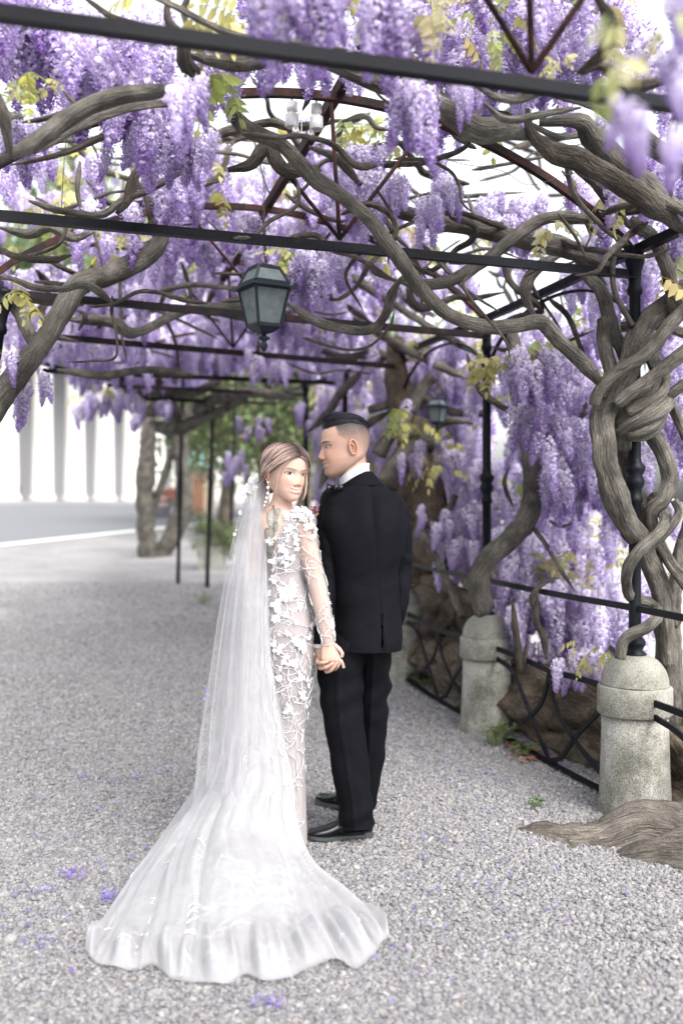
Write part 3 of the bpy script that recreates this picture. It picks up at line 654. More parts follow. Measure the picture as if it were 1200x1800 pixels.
# thin trailing wires of the plant and twigs between
for i in range(120):
    x0, y0 = rng.uniform(60, 1150), rng.uniform(200, 640); d = rng.uniform(4.6, 9)
    a = rng.uniform(-.6, .6) + (0 if rng.random() < .6 else 1.4); l = rng.uniform(70, 200)
    pts = [(x0 + l * t * math.cos(a) + rng.normal(0, 10), y0 + l * t * math.sin(a) + rng.normal(0, 10), d) for t in (0, .33, .66, 1)]
    if pts[-1][1] > 660 or y0 > 640: continue
    B(rng.choice(['old', 'left', 'second', 'near']), pts, rng.uniform(2.0, 6), 2, rng.choice(['bark', 'bark_dark']), 'branch', 8)
rb = np.random.default_rng(33)
for i in range(64):
    x, y, d = rb.uniform(-20, 1150), rb.uniform(190, 600), rb.uniform(4.4, 8.5) if i % 3 else rb.uniform(3.6, 4.6)
    a = rb.choice([0, 3.14]) + rb.normal(0, .5); pts = [(x, y, d)]
    for k in range(5):
        a += rb.normal(0, .55); l = rb.uniform(30, 60); x, y, d = x + l * math.cos(a), y + l * math.sin(a) * .8, d + rb.normal(0, .12); pts.append((x, y, d))
    if max(q[1] for q in pts) > 650 or any(abs(q[0] - 463) < 75 and q[1] > 430 and q[2] < 5 for q in pts): continue
    r0 = rb.uniform(4, 9); B(['front', 'left', 'old', 'near', 'second'][int(rb.integers(0, 5))], pts, r0, r0 * .5, 'bark_dark' if rb.random() < .7 else 'bark', 'branch', 10, .12, .5)
# far wisteria with the forked trunk
Fa = lambda pts, r0, r1=None, m='bark', n='trunk', **k: B('far', [(x, y, d + 17.7) for x, y, d in pts], r0, r1, m, n, 14, **k)
Fa([(262, 985, 0), (258, 930, 0), (254, 850, 0), (260, 780, 0), (262, 740, 0), (250, 700, 0)], 17, 12, gnarl=.06, jit=.1)
Fa([(275, 982, .2), (300, 945, .2), (322, 890, .2), (320, 820, .2), (318, 760, .2), (340, 725, .2), (380, 705, .2)], 17, 12, gnarl=.06, jit=.1)
Fa([(268, 890, .3), (285, 850, .3), (305, 790, .3), (330, 740, .3)], 8, 6, gnarl=.06, jit=.1)
for q in ([(262, 745, -4), (300, 755, -4.5), (345, 740, -5), (400, 715, -6), (440, 690, -7)], [(250, 710, -5), (240, 680, -6), (200, 660, -7.5), (140, 650, -8.5)], [(318, 760, -4), (305, 720, -5), (270, 690, -6), (290, 660, -7)], [(340, 725, -5), (380, 700, -6), (450, 690, -7), (520, 700, -7.5)],
          [(260, 730, -4), (290, 700, -5), (340, 690, -6), (390, 670, -7)], [(250, 700, -4), (215, 695, -4.5), (180, 690, -5)]):
    Fa(q, 13, 7, 'bark', 'branch')
# roots along the ground
def root(pts, r0, r1, m='bark_brown', key='near', name='root', fl=.7):
    o = B(key, pts, r0, r1, m, name, 22, gnarl=.2, jit=.4); return o
def groot(list3, r0, r1, m='bark_brown', key='near', sq=1.0):
    bcount[0] += 1; sd = bcount[0] * 17
    c = np.array(list3, float); rad = np.linspace(r0, r1, len(c)); q = catmull(np.concatenate([c, rad[:, None]], 1), 10)
    p, r, s = resample(q[:, :3], q[:, 3], .03)
    p = p + np.stack([snoise(p * 4, sd), snoise(p * 4, sd + 1), snoise(p * 4, sd + 2)], 1) * r[:, None] * .3
    rs = np.random.default_rng(sd); ph = rs.uniform(0, 6.28, 6)
    def mod(th, ss):
        return 1 + .16 * np.cos(2 * th + ph[0] + 2 * ss) + .14 * np.cos(3 * th + ph[1] - 3 * ss) + .10 * np.cos(6 * th + ph[2] + 5 * np.sin(ss * 2.2)) + .07 * np.cos(9 * th + ph[3] + 4 * np.sin(ss * 4 + 1)) + .05 * np.cos(14 * th + ph[4] + 6 * np.sin(ss * 5))
    _m = mod
    def mod(th, ss): return _m(th, ss) + .12 * snoise(np.stack(np.broadcast_arrays(np.cos(th) * 2.2, np.sin(th) * 2.2, ss * 9), -1).reshape(-1, 3), sd + 8, 4).reshape(len(r), 40)
    v, f, bk = tube(p, r, 40, True, mod); v[:, 2] = np.where(v[:, 2] > p[:, 2].min(), v[:, 2], v[:, 2]); v[:, 2] *= 1
    bk[:, 2] += sd
    return MB().add(v, f, None, bk).build('root', M[m], VINE[key])
# the big root that lies across the gravel at the lower right
groot([(2.1, 4.15, .03), (1.75, 4.10, .035), (1.48, 4.08, .035), (1.24, 4.12, .02), (1.02, 4.20, -.05), (.84, 4.26, -.055), (.66, 4.28, -.07)], .155, .06, 'root_grey')
groot([(1.9, 3.98, .02), (1.5, 3.86, .01), (1.25, 3.94, -.03), (1.08, 4.02, -.07)], .15, .05, 'root_grey')
groot([(.95, 4.05, .0), (.83, 4.2, .0), (.74, 4.22, -.02)], .022, .012, 'root_grey')
# root mass behind the railing
def along(t, off, z): q = P1 + STEP * t; n = np.array([.967, .2535]); q = q + n * off; return (q[0], q[1], z + gz(*q))
groot([along(-1.2, .45, .1), along(-.5, .42, .16), along(0, .40, .18), along(.5, .36, .2), along(1.0, .34, .2), along(1.6, .3, .16)], .26, .20, 'bark_brown')
groot([along(-.3, .25, .02), along(.2, .26, .05), along(.6, .24, .06), along(1.1, .26, .05)], .13, .10, 'bark_brown')
groot([along(.5, .5, .12), along(1.0, .42, .16), along(1.5, .4, .16), along(2.2, .36, .16)], .12, .15, 'bark_brown', 'second')
groot([along(1.1, .25, .05), along(1.6, .25, .10), along(2.2, .3, .16), along(3.0, .35, .2)], .16, .2, 'bark_brown', 'second')
groot([along(1.8, .5, .45), along(2.3, .45, .5), along(3.0, .45, .5), along(3.8, .4, .4)], .2, .2, 'bark_brown', 'old')
groot([along(2.6, .2, .1), along(3.2, .25, .15), along(4.2, .3, .1), along(5.2, .3, .1)], .16, .14, 'bark_brown', 'old')
groot([along(.7, .3, .25), along(.62, .4, .45), along(.7, .55, .55)], .05, .04, 'bark', 'second')
# ------------------------------------------------------------------ wisteria flowers and leaves
PALE, MID, DEEP = np.array([.86, .81, .94]), np.array([.69, .59, .86]), np.array([.38, .23, .58])
def raceme(i, L, n, wid, tone=0.0):
    r = np.random.default_rng(100 + i); mb = MB(); G = 2.39996
    v, f, _ = tube([(0, 0, 0), (.006, .004, -L * .5), (0, 0, -L)], [.0022, .0018, .001], 5); mb.add(v, f, np.array([.25, .27, .16]))
    for k in range(n):
        t = (k + .5) / n; z = -L * (.04 + .96 * t ** .9); a = k * G + r.normal(0, .3)
        R_ = wid * (1 - t) ** .75 * (.75 + .25 * min(1, t * 8)) + .004; R_ *= r.uniform(.55, 1.08)
        s = (.0128 * (1 - t) ** .45 + .0050) * r.uniform(.85, 1.15)
        c = np.array([R_ * math.cos(a), R_ * math.sin(a), z - .3 * R_])
        out = np.array([math.cos(a), math.sin(a), r.uniform(-.15, .5)]); out += r.normal(0, .3, 3); out /= np.linalg.norm(out)
        side = np.cross(out, (0, 0, 1)); side /= np.linalg.norm(side); up = np.cross(side, out)
        m = np.clip(t * 1.05 + tone + r.normal(0, .16), 0, 1)
        col = lerp(PALE, MID, m) if m < .62 else lerp(MID, DEEP, (m - .62) / .38)
        # standard petal: cupped, bent back
        V = [c, c + s * (.62 * side + .42 * up + .1 * out), c + s * (.72 * side + .95 * up - .1 * out), c + s * (.25 * side + 1.30 * up - .3 * out), c + s * (-.25 * side + 1.30 * up - .3 * out), c + s * (-.72 * side + .95 * up - .1 * out), c + s * (-.62 * side + .42 * up + .1 * out), c + s * (.75 * up + .18 * out)]
        C = [lerp(col, np.array([.75, .75, .6]), .25)] + [col] * 6 + [lerp(col, np.array([.8, .78, .75]), .35 * (1 - t))]
        mb.add(V, [(0, 1, 7), (1, 2, 7), (2, 3, 7), (3, 4, 7), (4, 5, 7), (5, 6, 7), (6, 0, 7)], C)
        # wings and keel: darker, folded, pointing out
        d = lerp(col, DEEP, .62)
        V = [c, c + s * (.42 * side + .05 * up + .75 * out), c + s * (.1 * up + 1.25 * out), c + s * (-.42 * side + .05 * up + .75 * out), c + s * (-.30 * up + .7 * out)]
        mb.add(V, [(0, 1, 2, 3), (0, 4, 2), (0, 1, 4), (0, 4, 3)], [d] * 5)
        if k % 3 == 0 and t < .8:
            v, f, _ = tube([(0, 0, z + .012), c], [.0008, .0006], 3, False); mb.add(v, f, np.array([.3, .28, .35]))
    return mb
RAC = [src_obj('raceme_kind_%d' % i, raceme(i, *p), M['petal'], False) for i, p in enumerate([(.24, 160, .043, -.18), (.28, 185, .046, -.10), (.21, 140, .042, .0), (.31, 200, .044, -.06), (.17, 115, .038, .08), (.26, 175, .047, -.26), (.27, 165, .046, -.34), (.22, 140, .044, -.30)])]  # last two kinds extra pale: overexposed backlight put into the petal colour
def sprig(i, col):
    r = np.random.default_rng(300 + i); mb = MB(); L = .16
    ax = catmull([(0, 0, 0), (.05, 0, .012), (.11, .0, .0), (L, 0, -.03)], 5); v, f, _ = tube(ax, .0012, 4); mb.add(v, f, np.array([.3, .28, .12]))
    for k in range(11):
        t = .2 + .8 * (k // 2) / 5.0; q = ax[min(len(ax) - 1, int(t * (len(ax) - 1)))]; sgn = 1 if k % 2 else -1
        if k == 10: dirv = np.array([1, 0, -.4])
        else: dirv = np.array([.55, sgn * .8, -.35 + r.normal(0, .2)])
        dirv = dirv / np.linalg.norm(dirv); l = .055 * r.uniform(.8, 1.2) * (1.1 - .4 * t); w = l * .21
        sd = np.cross(dirv, (0, 0, 1)); sd /= np.linalg.norm(sd); up = np.cross(sd, dirv); c = col * r.uniform(.8, 1.2)
        V = [q, q + dirv * l * .3 + sd * w, q + dirv * l * .7 + sd * w * .8 - up * l * .08, q + dirv * l - up * l * .22, q + dirv * l * .7 - sd * w * .8 - up * l * .08, q + dirv * l * .3 - sd * w, q + dirv * l * .3 - up * .004, q + dirv * l * .7 - up * (l * .08 + .004)]
        mb.add(V, [(0, 1, 6), (0, 6, 5), (1, 2, 7, 6), (6, 7, 4, 5), (2, 3, 7), (7, 3, 4)], [np.clip(c, 0, 1)] * 8)
    return mb
SPR = [src_obj('sprig_kind_%d' % i, sprig(i, np.array(c)), M['leaf'], True) for i, c in enumerate([(.46, .44, .12), (.50, .46, .20), (.36, .42, .12), (.46, .38, .17), (.17, .27, .06)])]

fl = np.random.default_rng(21)
NFL = {k: 0 for k in VINE}
def clusters(key, box, d, n, sc=(.85, 1.15), kinds=(0, 1, 2, 3, 5), shear=0.0):
    """n flower clusters of a vine hanging with their tops inside the box (px0, py0, px1, py1) at depth range d"""
    for _ in range(n):
        px, py = fl.uniform(box[0], box[2]), fl.uniform(box[1], box[3]); py += shear * (px - (box[0] + box[2]) / 2)
        p = P(px, py, fl.uniform(*d)); s = fl.uniform(*sc)
        copy_of(RAC[int(fl.choice(kinds))], VINE[key], p, (fl.normal(0, .14), fl.normal(0, .14), fl.uniform(0, 6.28)), (s, s, s * fl.uniform(.9, 1.15)), 'flower_cluster'); NFL[key] += 1
def sprigs(key, box, d, n, kinds=(0, 1, 2), sc=(.8, 1.3)):
    for _ in range(n):
        p = P(fl.uniform(box[0], box[2]), fl.uniform(box[1], box[3]), fl.uniform(*d)); s = fl.uniform(*sc)
        copy_of(SPR[int(fl.choice(kinds))], VINE[key], p, (fl.normal(0, .5), fl.normal(.5, .4), fl.uniform(0, 6.28)), (s, s, s), 'leaf_sprig')
clusters('front', (-10, -60, 130, 60), (3.2, 3.7), 24, kinds=(1, 2, 3, 4))
clusters('front', (100, 40, 290, 140), (3.3, 3.9), 30)
clusters('front', (190, 80, 300, 170), (3.4, 3.9), 14)
clusters('front', (300, 120, 365, 160), (2.95, 3.05), 6, (.55, .75))
clusters('front', (345, 40, 430, 90), (3.3, 3.5), 5)
clusters('front', (420, 10, 540, 60), (3.3, 3.6), 13, (.6, .85))
clusters('front', (462, -70, 610, -20), (2.45, 2.6), 16, (.6, .8))
clusters('front', (645, -40, 720, 20), (2.6, 2.8), 12, (.7, 1), kinds=(1, 2, 4))
clusters('front', (705, 120, 775, 165), (2.9, 3.05), 9, (.6, .8))
clusters('front', (800, 140, 900, 160), (3.1, 3.3), 5, (.35, .5))
clusters('front', (770, -30, 1010, 100), (3.8, 4.6), 52)
clusters('front', (880, 40, 1030, 110), (3.6, 4.2), 18, (.5, .75))
clusters('front', (1075, 130, 1215, 250), (1.5, 1.8), 9, (.33, .5), kinds=(2, 4))
clusters('front', (1165, -30, 1240, 120), (1.6, 2.0), 5, (.4, .6), kinds=(1, 2))
clusters('left', (245, 180, 330, 230), (3.5, 3.8), 9, (.7, .9))
clusters('left', (190, 245, 235, 258), (3.6, 3.8), 2, (.5, .6))
clusters('left', (330, 225, 392, 262), (3.5, 3.8), 6, (.5, .6))
clusters('left', (0, 190, 60, 240), (3.7, 4.0), 5, (.7, .8))
clusters('left', (255, 250, 300, 280), (3.8, 4.0), 4, (.5, .7))
clusters('left', (-20, 260, 200, 390), (6.0, 9.0), 34, (.8, 1.1), kinds=(0, 6, 7)); sprigs('left', (20, 250, 210, 380), (5.5, 8), 26, (0, 2), (1, 1.7))
clusters('near', (605, 250, 680, 310), (4.3, 4.6), 12, (.7, .95))
clusters('near', (680, 300, 712, 325), (4.2, 4.4), 4, (.55, .65))
clusters('near', (742, 340, 765, 350), (4.3, 4.5), 4, (.7, .8))
clusters('near', (772, 315, 805, 330), (4.3, 4.5), 4, (.55, .65))
clusters('near', (610, 330, 650, 370), (4.6, 4.8), 3, (.6, .8))
clusters('left', (512, 430, 600, 470), (4.9, 5.3), 15, (.75, .95))
clusters('left', (-15, 605, 28, 640), (4.7, 4.9), 5, (.6, .8), kinds=(0, 5))
clusters('left', (36, 655, 52, 672), (4.9, 5.1), 2, (.9, 1.0), kinds=(0, 3)); clusters('left', (62, 648, 80, 660), (4.9, 5.1), 2, (.6, .7), kinds=(0, 5))
clusters('second', (885, 600, 985, 640), (5.0, 5.4), 22, (.85, 1.1), kinds=(0, 1, 5, 6))
clusters('second', (900, 690, 990, 740), (5.2, 5.6), 12, (.8, 1.1))
clusters('second', (955, 730, 1055, 830), (5.4, 5.9), 30, (.85, 1.2), kinds=(0, 1, 2, 3))
clusters('second', (990, 830, 1085, 920), (5.5, 6.1), 18, (.8, 1.1), kinds=(1, 2, 3))
clusters('second', (872, 920, 1060, 1060), (6.1, 6.8), 60, (.9, 1.2), kinds=(0, 5, 6, 7))
clusters('second', (900, 1010, 1090, 1130), (5.9, 6.5), 62, (.9, 1.2), kinds=(0, 5, 6, 7))
clusters('second', (970, 1130, 1070, 1180), (5.0, 5.4), 9, (.6, .9), kinds=(0, 5))
clusters('old', (765, 880, 850, 990), (6.9, 7.6), 26, (.8, 1.1), kinds=(0, 6, 7, 5)); clusters('old', (770, 740, 850, 860), (7.0, 7.8), 20, (.8, 1.1), kinds=(0, 6, 7, 5))
clusters('near', (1150, 660, 1215, 740), (4.8, 5.3), 14, (.7, 1), kinds=(1, 2, 3))
clusters('near', (1030, 470, 1110, 520), (5.0, 5.4), 11, (.7, .9), kinds=(1, 2))
clusters('near', (1120, 180, 1215, 320), (3.9, 4.4), 12, (.7, .9))
clusters('near', (1000, 290, 1180, 370), (4.6, 5.2), 20, (.7, 1), kinds=(1, 2, 3))
clusters('near', (830, 330, 960, 395), (5.0, 5.6), 16, (.7, .9))
clusters('old', (700, 770, 745, 800), (7.2, 7.5), 7, (.7, .9)); clusters('old', (690, 690, 720, 740), (7.4, 7.8), 6, (.7, 1))
clusters('old', (735, 880, 760, 910), (6.8, 7.0), 3, (.5, .6)); clusters('old', (430, 610, 460, 640), (6.4, 6.6), 5, (.6, .8)); clusters('old', (480, 630, 510, 650), (7.5, 7.8), 4, (.7, .9))
clusters('far', (268, 700, 300, 712), (10.5, 11), 7, (.8, 1), kinds=(2, 4)); clusters('far', (130, 685, 250, 712), (10.5, 11.5), 26, (.9, 1.2), kinds=(2, 4, 1)); clusters('left', (50, 500, 260, 610), (6.5, 9.5), 46, (.8, 1.1), kinds=(2, 1, 3)); sprigs('far', (130, 670, 250, 700), (10.5, 11.5), 10, (0, 1), (1, 1.6)); clusters('far', (225, 722, 250, 740), (10, 10.5), 4, (.6, .8), kinds=(2,))
clusters('far', (385, 790, 440, 830), (9.5, 11), 9, (.7, .9)); clusters('far', (420, 730, 470, 760), (10, 11), 6, (.7, .9), kinds=(2,)); clusters('far', (520, 690, 580, 740), (10, 11), 9, (.8, 1), kinds=(2, 4))
sprigs('front', (8, 120, 55, 165), (2.95, 3.1), 7, (2, 0), (.4, .65)); sprigs('front', (75, 130, 95, 160), (3.1, 3.3), 3, (0,), (.4, .6))
sprigs('front', (330, 20, 470, 45), (3.0, 3.3), 8, (0, 1)); sprigs('front', (720, 10, 790, 45), (2.6, 2.8), 10, (1, 3), (.45, .75)); sprigs('front', (820, 0, 900, 90), (3.0, 3.4), 12, (0, 2), (.5, .8)); sprigs('front', (950, 90, 1000, 130), (2.9, 3.0), 5, (1, 0), (.4, .6))
sprigs('front', (1060, -20, 1180, 160), (1.5, 1.7), 6, (0, 2, 1), (.5, .8)); sprigs('front', (370, 115, 390, 130), (3.1, 3.2), 4, (2,))
sprigs('near', (960, 380, 975, 410), (4.3, 4.4), 3, (1,)); sprigs('near', (1060, 340, 1090, 350), (4.3, 4.4), 4, (0,)); sprigs('near', (600, 200, 720, 260), (4.6, 5), 14, (0, 2)); sprigs('near', (500, 440, 540, 470), (4.9, 5.1), 7, (0, 2))
sprigs('second', (830, 620, 900, 650), (5.4, 5.6), 10, (0, 1)); sprigs('second', (900, 605, 950, 625), (5.1, 5.2), 6, (0, 2)); sprigs('second', (870, 960, 1060, 1060), (6, 6.5), 22, (0, 2, 3))
sprigs('second', (1000, 1120, 1060, 1190), (4.7, 4.9), 9, (0, 1), (.5, .7))
sprigs('old', (680, 715, 715, 750), (7.0, 7.4), 12, (0, 2)); sprigs('old', (730, 740, 800, 830), (7, 7.6), 16, (0, 1)); sprigs('left', (30, 500, 50, 530), (4.7, 4.8), 4, (0, 1))
sprigs('far', (120, 690, 160, 720), (11, 11.5), 6, (0,)); sprigs('left', (180, 400, 250, 460), (5.5, 6.5), 18, (0, 1))

# canopy that fills the roof and the lake side beyond the single clusters above
GAPS = [(855, 315, 75, 55, 1), (1095, 292, 70, 26, 1), (330, 18, 95, 26, 1), (770, 15, 60, 40, .9), (480, 28, 70, 22, .8), (690, 235, 80, 50, .85), (560, 245, 60, 60, .9), (600, 190, 60, 25, .8), (470, 215, 50, 30, .7), (880, 250, 80, 30, .7), (980, 480, 40, 50, .5), (840, 560, 30, 30, .5), (1005, 290, 60, 40, .7), (150, 365, 30, 20, .9), (420, 255, 40, 20, .6), (1170, 880, 60, 150, .97), (1190, 1030, 40, 150, .9),
        (1090, 900, 30, 120, .9), (930, 480, 40, 60, .6), (1100, 420, 60, 60, .4), (265, 290, 45, 55, .8), (95, 320, 70, 50, .15), (900, 830, 40, 60, .6), (1005, 540, 40, 60, .7), (730, 720, 25, 40, .8), (800, 870, 50, 80, .5), (890, 740, 30, 40, .5)]
def keep_mask(px, py):
    k = np.ones(len(px))
    for x, y, a, b, w in GAPS:
        e = ((px - x) / a) ** 2 + ((py - y) / b) ** 2; k *= 1 - w * np.clip(1.35 - e, 0, 1)
    return k
ENVX = [-400, 0, 40, 90, 130, 250, 330, 430, 520, 600, 700, 760]; ENVY = [640, 620, 600, 650, 675, 690, 680, 640, 660, 680, 720, 800]
def roof_pts(n, rs):
    t = rs.uniform(0.2, 11, n); w = rs.uniform(-.5, 1.25, n)
    kA = sorted(BEAM); A = np.array([BEAM[k][0] for k in kA]); Bq = np.array([BEAM[k][1] for k in kA])
    def at(X):
        i = np.clip(t, 0, 5.999).astype(int); fr = t - i
        return X[i] * (1 - fr)[:, None] + X[i + 1] * fr[:, None]
    a, b = at(A), at(Bq); p = a * (1 - w)[:, None] + b * w[:, None]
    p[:, 2] = np.clip(p[:, 2], BZ - .1, None); p[:, 2] = lerp(p[:, 2], BZ + .2 + ground_z(p[:, 0], p[:, 1]), np.clip(t - 6, 0, 1))
    arch = .12 + .52 * (1 - np.clip(np.abs(2 * w - 1), 0, 1.6) ** 2)
    p[:, 2] += arch + rs.uniform(-.06, .62, n)
    return p, t, w
def canopy():
    rs = np.random.default_rng(5); out = []
    p, t, w = roof_pts(17500, rs); px, py = project(p)
    tip = CY - (p[:, 2] - .27 - HC) / p[:, 1] * F
    env = np.interp(px, ENVX, ENVY)
    k = (rs.random(len(p)) < keep_mask(px, (py + tip) / 2)) & (p[:, 1] > 3.0) & (px > -90) & (px < 1300) & (py > -200) & ((w > -.12) | (px > -20))
    k &= (tip < env) | (px > 690)
    near = p[:, 1] < 5.3
    k &= ~(near & (np.abs(px - 463) < 110) & (tip > 410) & (py < 640))
    # close to the camera only what hangs high, above the limbs
    hi = np.interp(px, [-200, 0, 200, 330, 430, 600, 760, 900, 1200], [330, 300, 190, 160, 165, 250, 260, 250, 300])
    k &= ~((p[:, 1] < 4.6) & (tip > hi) & (px < 1010))
    k &= ~((p[:, 1] < 5.5) & (px > 370) & (px < 730) & (tip > 175))
    # clumping: the flowers sit in bunches with gaps of branch between
    cl = snoise(p * np.array([2.4, 1.7, 2.4]), 77, 2); k &= cl + rs.normal(0, .15, len(p)) > -.06
    k &= rs.random(len(p)) < np.where(p[:, 1] < 5, .32, .50)
    out.append(p[k])
    # the lake side: curtains hanging beyond the right row of posts
    n = 7000; t = rs.uniform(-.3, 8, n); off = rs.uniform(.32, 1.05, n); z = rs.uniform(.25, 2.75, n)
    q = P1[None] + STEP[None] * t[:, None] + np.array([.967, .2535])[None] * off[:, None]
    q = np.concatenate([q, (z + ground_z(q[:, 0], q[:, 1]))[:, None]], 1)
    px, py = project(q); tip = CY - (q[:, 2] - .27 - HC) / q[:, 1] * F
    k = (rs.random(n) < keep_mask(px, (py + tip) / 2)) & (px < 1300) & (px > 560) & (q[:, 1] > 4.9) & (tip < np.interp(px, [600, 800, 870, 1100], [1000, 1010, 1130, 1260]))
    k &= ~((px > 640) & (px < 800) & (py > 780) & (rs.random(n) < .6))
    cl = snoise(q * np.array([2.0, 1.6, 1.5]), 78, 2); k &= cl + rs.normal(0, .15, n) > -.12
    k &= ~((px > 1055) & (tip > 520) & (rs.random(n) < .75))
    out.append(q[k])
    # unseen pergola blossom behind the viewer, added to shade the near ground
    n = 620; t = rs.uniform(-4.2, .1, n); w = rs.uniform(-.1, 1.15, n); a = BEAM[1][0] + (BEAM[1][0] - BEAM[2][0]) * (1 - t)[:, None]; b = BEAM[1][1] + (BEAM[1][1] - BEAM[2][1]) * (1 - t)[:, None]
    q = a * (1 - w)[:, None] + b * w[:, None]; q[:, 2] = BZ + .2 + .5 * (1 - np.clip(np.abs(2 * w - 1), 0, 1.4) ** 2) + rs.uniform(.1, .5, n); out.append(q[q[:, 1] < 1.9])
    p = np.concatenate(out); n = len(p)
    rot = np.stack([rs.normal(0, .14, n), rs.normal(0, .14, n), rs.uniform(0, 6.28, n)], 1); s = rs.uniform(.85, 1.25, n) * np.where(p[:, 1] > 8, 1.25, 1)
    o = gn_scatter('blossom_canopy', p, rot, np.repeat(s[:, None], 3, 1), np.where((p[:, 1] > 7) | (p[:, 2] < 2.0), rs.choice([0, 5, 6, 7, 6, 7, 1], n), rs.integers(0, 8, n)), RAC, 'dense lilac wisteria blossom filling the roof')  # far and low blossom takes the paler kinds, imitating backlight by colour
    # leaves among them
    m = 1700; j = rs.choice(n, m); lp = p[j] + rs.normal(0, .12, (m, 3)) + np.array([0, 0, .06])
    px, py = project(lp); yel = snoise(lp * 1.6, 90, 2) > .1
    yel |= (np.abs(px - 120) < 110) & (np.abs(py - 330) < 60); lp = lp[yel]; m = len(lp)
    gn_scatter('young_leaves', lp, np.stack([rs.normal(0, .6, m), rs.normal(.5, .5, m), rs.uniform(0, 6.28, m)], 1), np.repeat(rs.uniform(.9, 1.7, m)[:, None], 3, 1), rs.choice([0, 0, 1, 2, 3], m), SPR, 'yellow green young leaves among the blossom')
    print('canopy', n, 'leaves', m)
canopy()
# ------------------------------------------------------------------ background: arcade building, kiosk, trees, shrubs
def building():
    a = on_ground(-380, 893); b = on_ground(480, 893)
    base, dirv, nrm = ROAD
    o = base + nrm * 17.0
    q = thing('arcade_building', 'white building with a long row of tall pale columns across the road', 'building', (*(o + dirv * 12), gz(*(o + dirv * 12))))
    z0 = 1.42
    def pt(s, off, z): w = o + dirv * s + nrm * off; return np.array([w[0], w[1], z])
    def slab(s0, s1, o0, o1, za, zb):
        V = [pt(s, f, z) for z in (za, zb) for s, f in ((s0, o0), (s1, o0), (s1, o1), (s0, o1))]
        return V, [(3, 2, 1, 0), (4, 5, 6, 7), (0, 1, 5, 4), (1, 2, 6, 5), (2, 3, 7, 6), (3, 0, 4, 7)]
    MB().add(*slab(-4, 60, -.6, 5, z0 - 1.2, z0 + .12)).build('plinth', M['white_paint'], q, False)
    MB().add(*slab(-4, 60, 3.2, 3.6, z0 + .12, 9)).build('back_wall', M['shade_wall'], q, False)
    MB().add(*slab(-4, 60, -.3, 5, 9, 10.6)).build('entablature', M['white_paint'], q, False)
    for i in range(27):
        s = -2 + i * 2.3; mb = MB(); v, f = lathe([(.62, z0 + .12), (.62, z0 + .35), (.5, z0 + .42), (.48, 5), (.44, 8.6), (.55, 8.8), (.6, 9.0)], pt(s, .4, 0)[:2], 20); mb.add(v, f); mb.build('column', M['white_paint'], q)
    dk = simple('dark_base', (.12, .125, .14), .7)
    for i in range(26):
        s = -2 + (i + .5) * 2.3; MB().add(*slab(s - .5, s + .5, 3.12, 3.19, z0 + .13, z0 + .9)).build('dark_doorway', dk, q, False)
building()
def kiosk():
    p = P(352, 880, 32); p[2] = gz(*p[:2]); x, y, z = p
    q = thing('kiosk', 'small kiosk with teal roof and orange brown door behind the forked trunk', 'kiosk', p)
    v, f = box_between((x - .42, y, z + .75), (x + .42, y, z + .75), .8, 1.5); MB().add(v, f).build('body', simple('kiosk_cream', (.5, .4, .3), .8), q, False)
    v, f = box_between((x - .16, y - .42, z + .6), (x + .16, y - .42, z + .6), .04, 1.1); MB().add(v, f).build('door', simple('orange_door', (.26, .125, .07), .6), q, False)
    w = .72; V = [(x - w, y - w, z + 1.5), (x + w, y - w, z + 1.5), (x + w, y + w, z + 1.5), (x - w, y + w, z + 1.5), (x - w * .5, y - w * .5, z + 2.0), (x + w * .5, y - w * .5, z + 2.0), (x + w * .5, y + w * .5, z + 2.0), (x - w * .5, y + w * .5, z + 2.0)]
    MB().add(V, [(3, 2, 1, 0), (4, 5, 6, 7), (0, 1, 5, 4), (1, 2, 6, 5), (2, 3, 7, 6), (3, 0, 4, 7)]).build('roof', simple('teal_roof', (.16, .28, .27), .6), q, False)
kiosk()
GREEN = col_mat('green_leaf', .5, .35, .35)
M['trunk'] = bark_mat('tree_bark', (.04, .034, .027), (.10, .085, .068), (.2, .17, .14), .4)
def leaf_cloud(n, col, sd, size, clumps=26):
    r = np.random.default_rng(sd); cc = r.normal(0, 1, (clumps, 3)); cc /= np.linalg.norm(cc, axis=1)[:, None]; cc *= r.uniform(.35, .95, (clumps, 1)); cc[:, 2] *= .9
    br = r.uniform(.6, 1.4, clumps); k = r.integers(0, clumps, n); c = cc[k] + r.normal(0, .16, (n, 3))
    a = r.normal(0, 1, (n, 3)); a /= np.linalg.norm(a, axis=1)[:, None]; b = np.cross(a, r.normal(0, 1, (n, 3))); b /= np.linalg.norm(b, axis=1)[:, None]
    s = size * r.uniform(.6, 1.3, (n, 1)); V = np.stack([c - a * s, c + b * s * .45, c + a * s, c - b * s * .45], 1).reshape(-1, 3)
    C = np.repeat(np.clip(np.array(col)[None] * (br[k] * r.uniform(.75, 1.3, n))[:, None] * (1 + r.normal(0, .12, (n, 3))), 0, 1), 4, 0)
    return MB().add(V, [(4 * i, 4 * i + 1, 4 * i + 2, 4 * i + 3) for i in range(n)], C)
CR = [src_obj('crown_kind_%d' % i, leaf_cloud(6500, c, 500 + i, .045), GREEN, False) for i, c in enumerate([(.085, .125, .055), (.06, .10, .045), (.13, .16, .075)])]
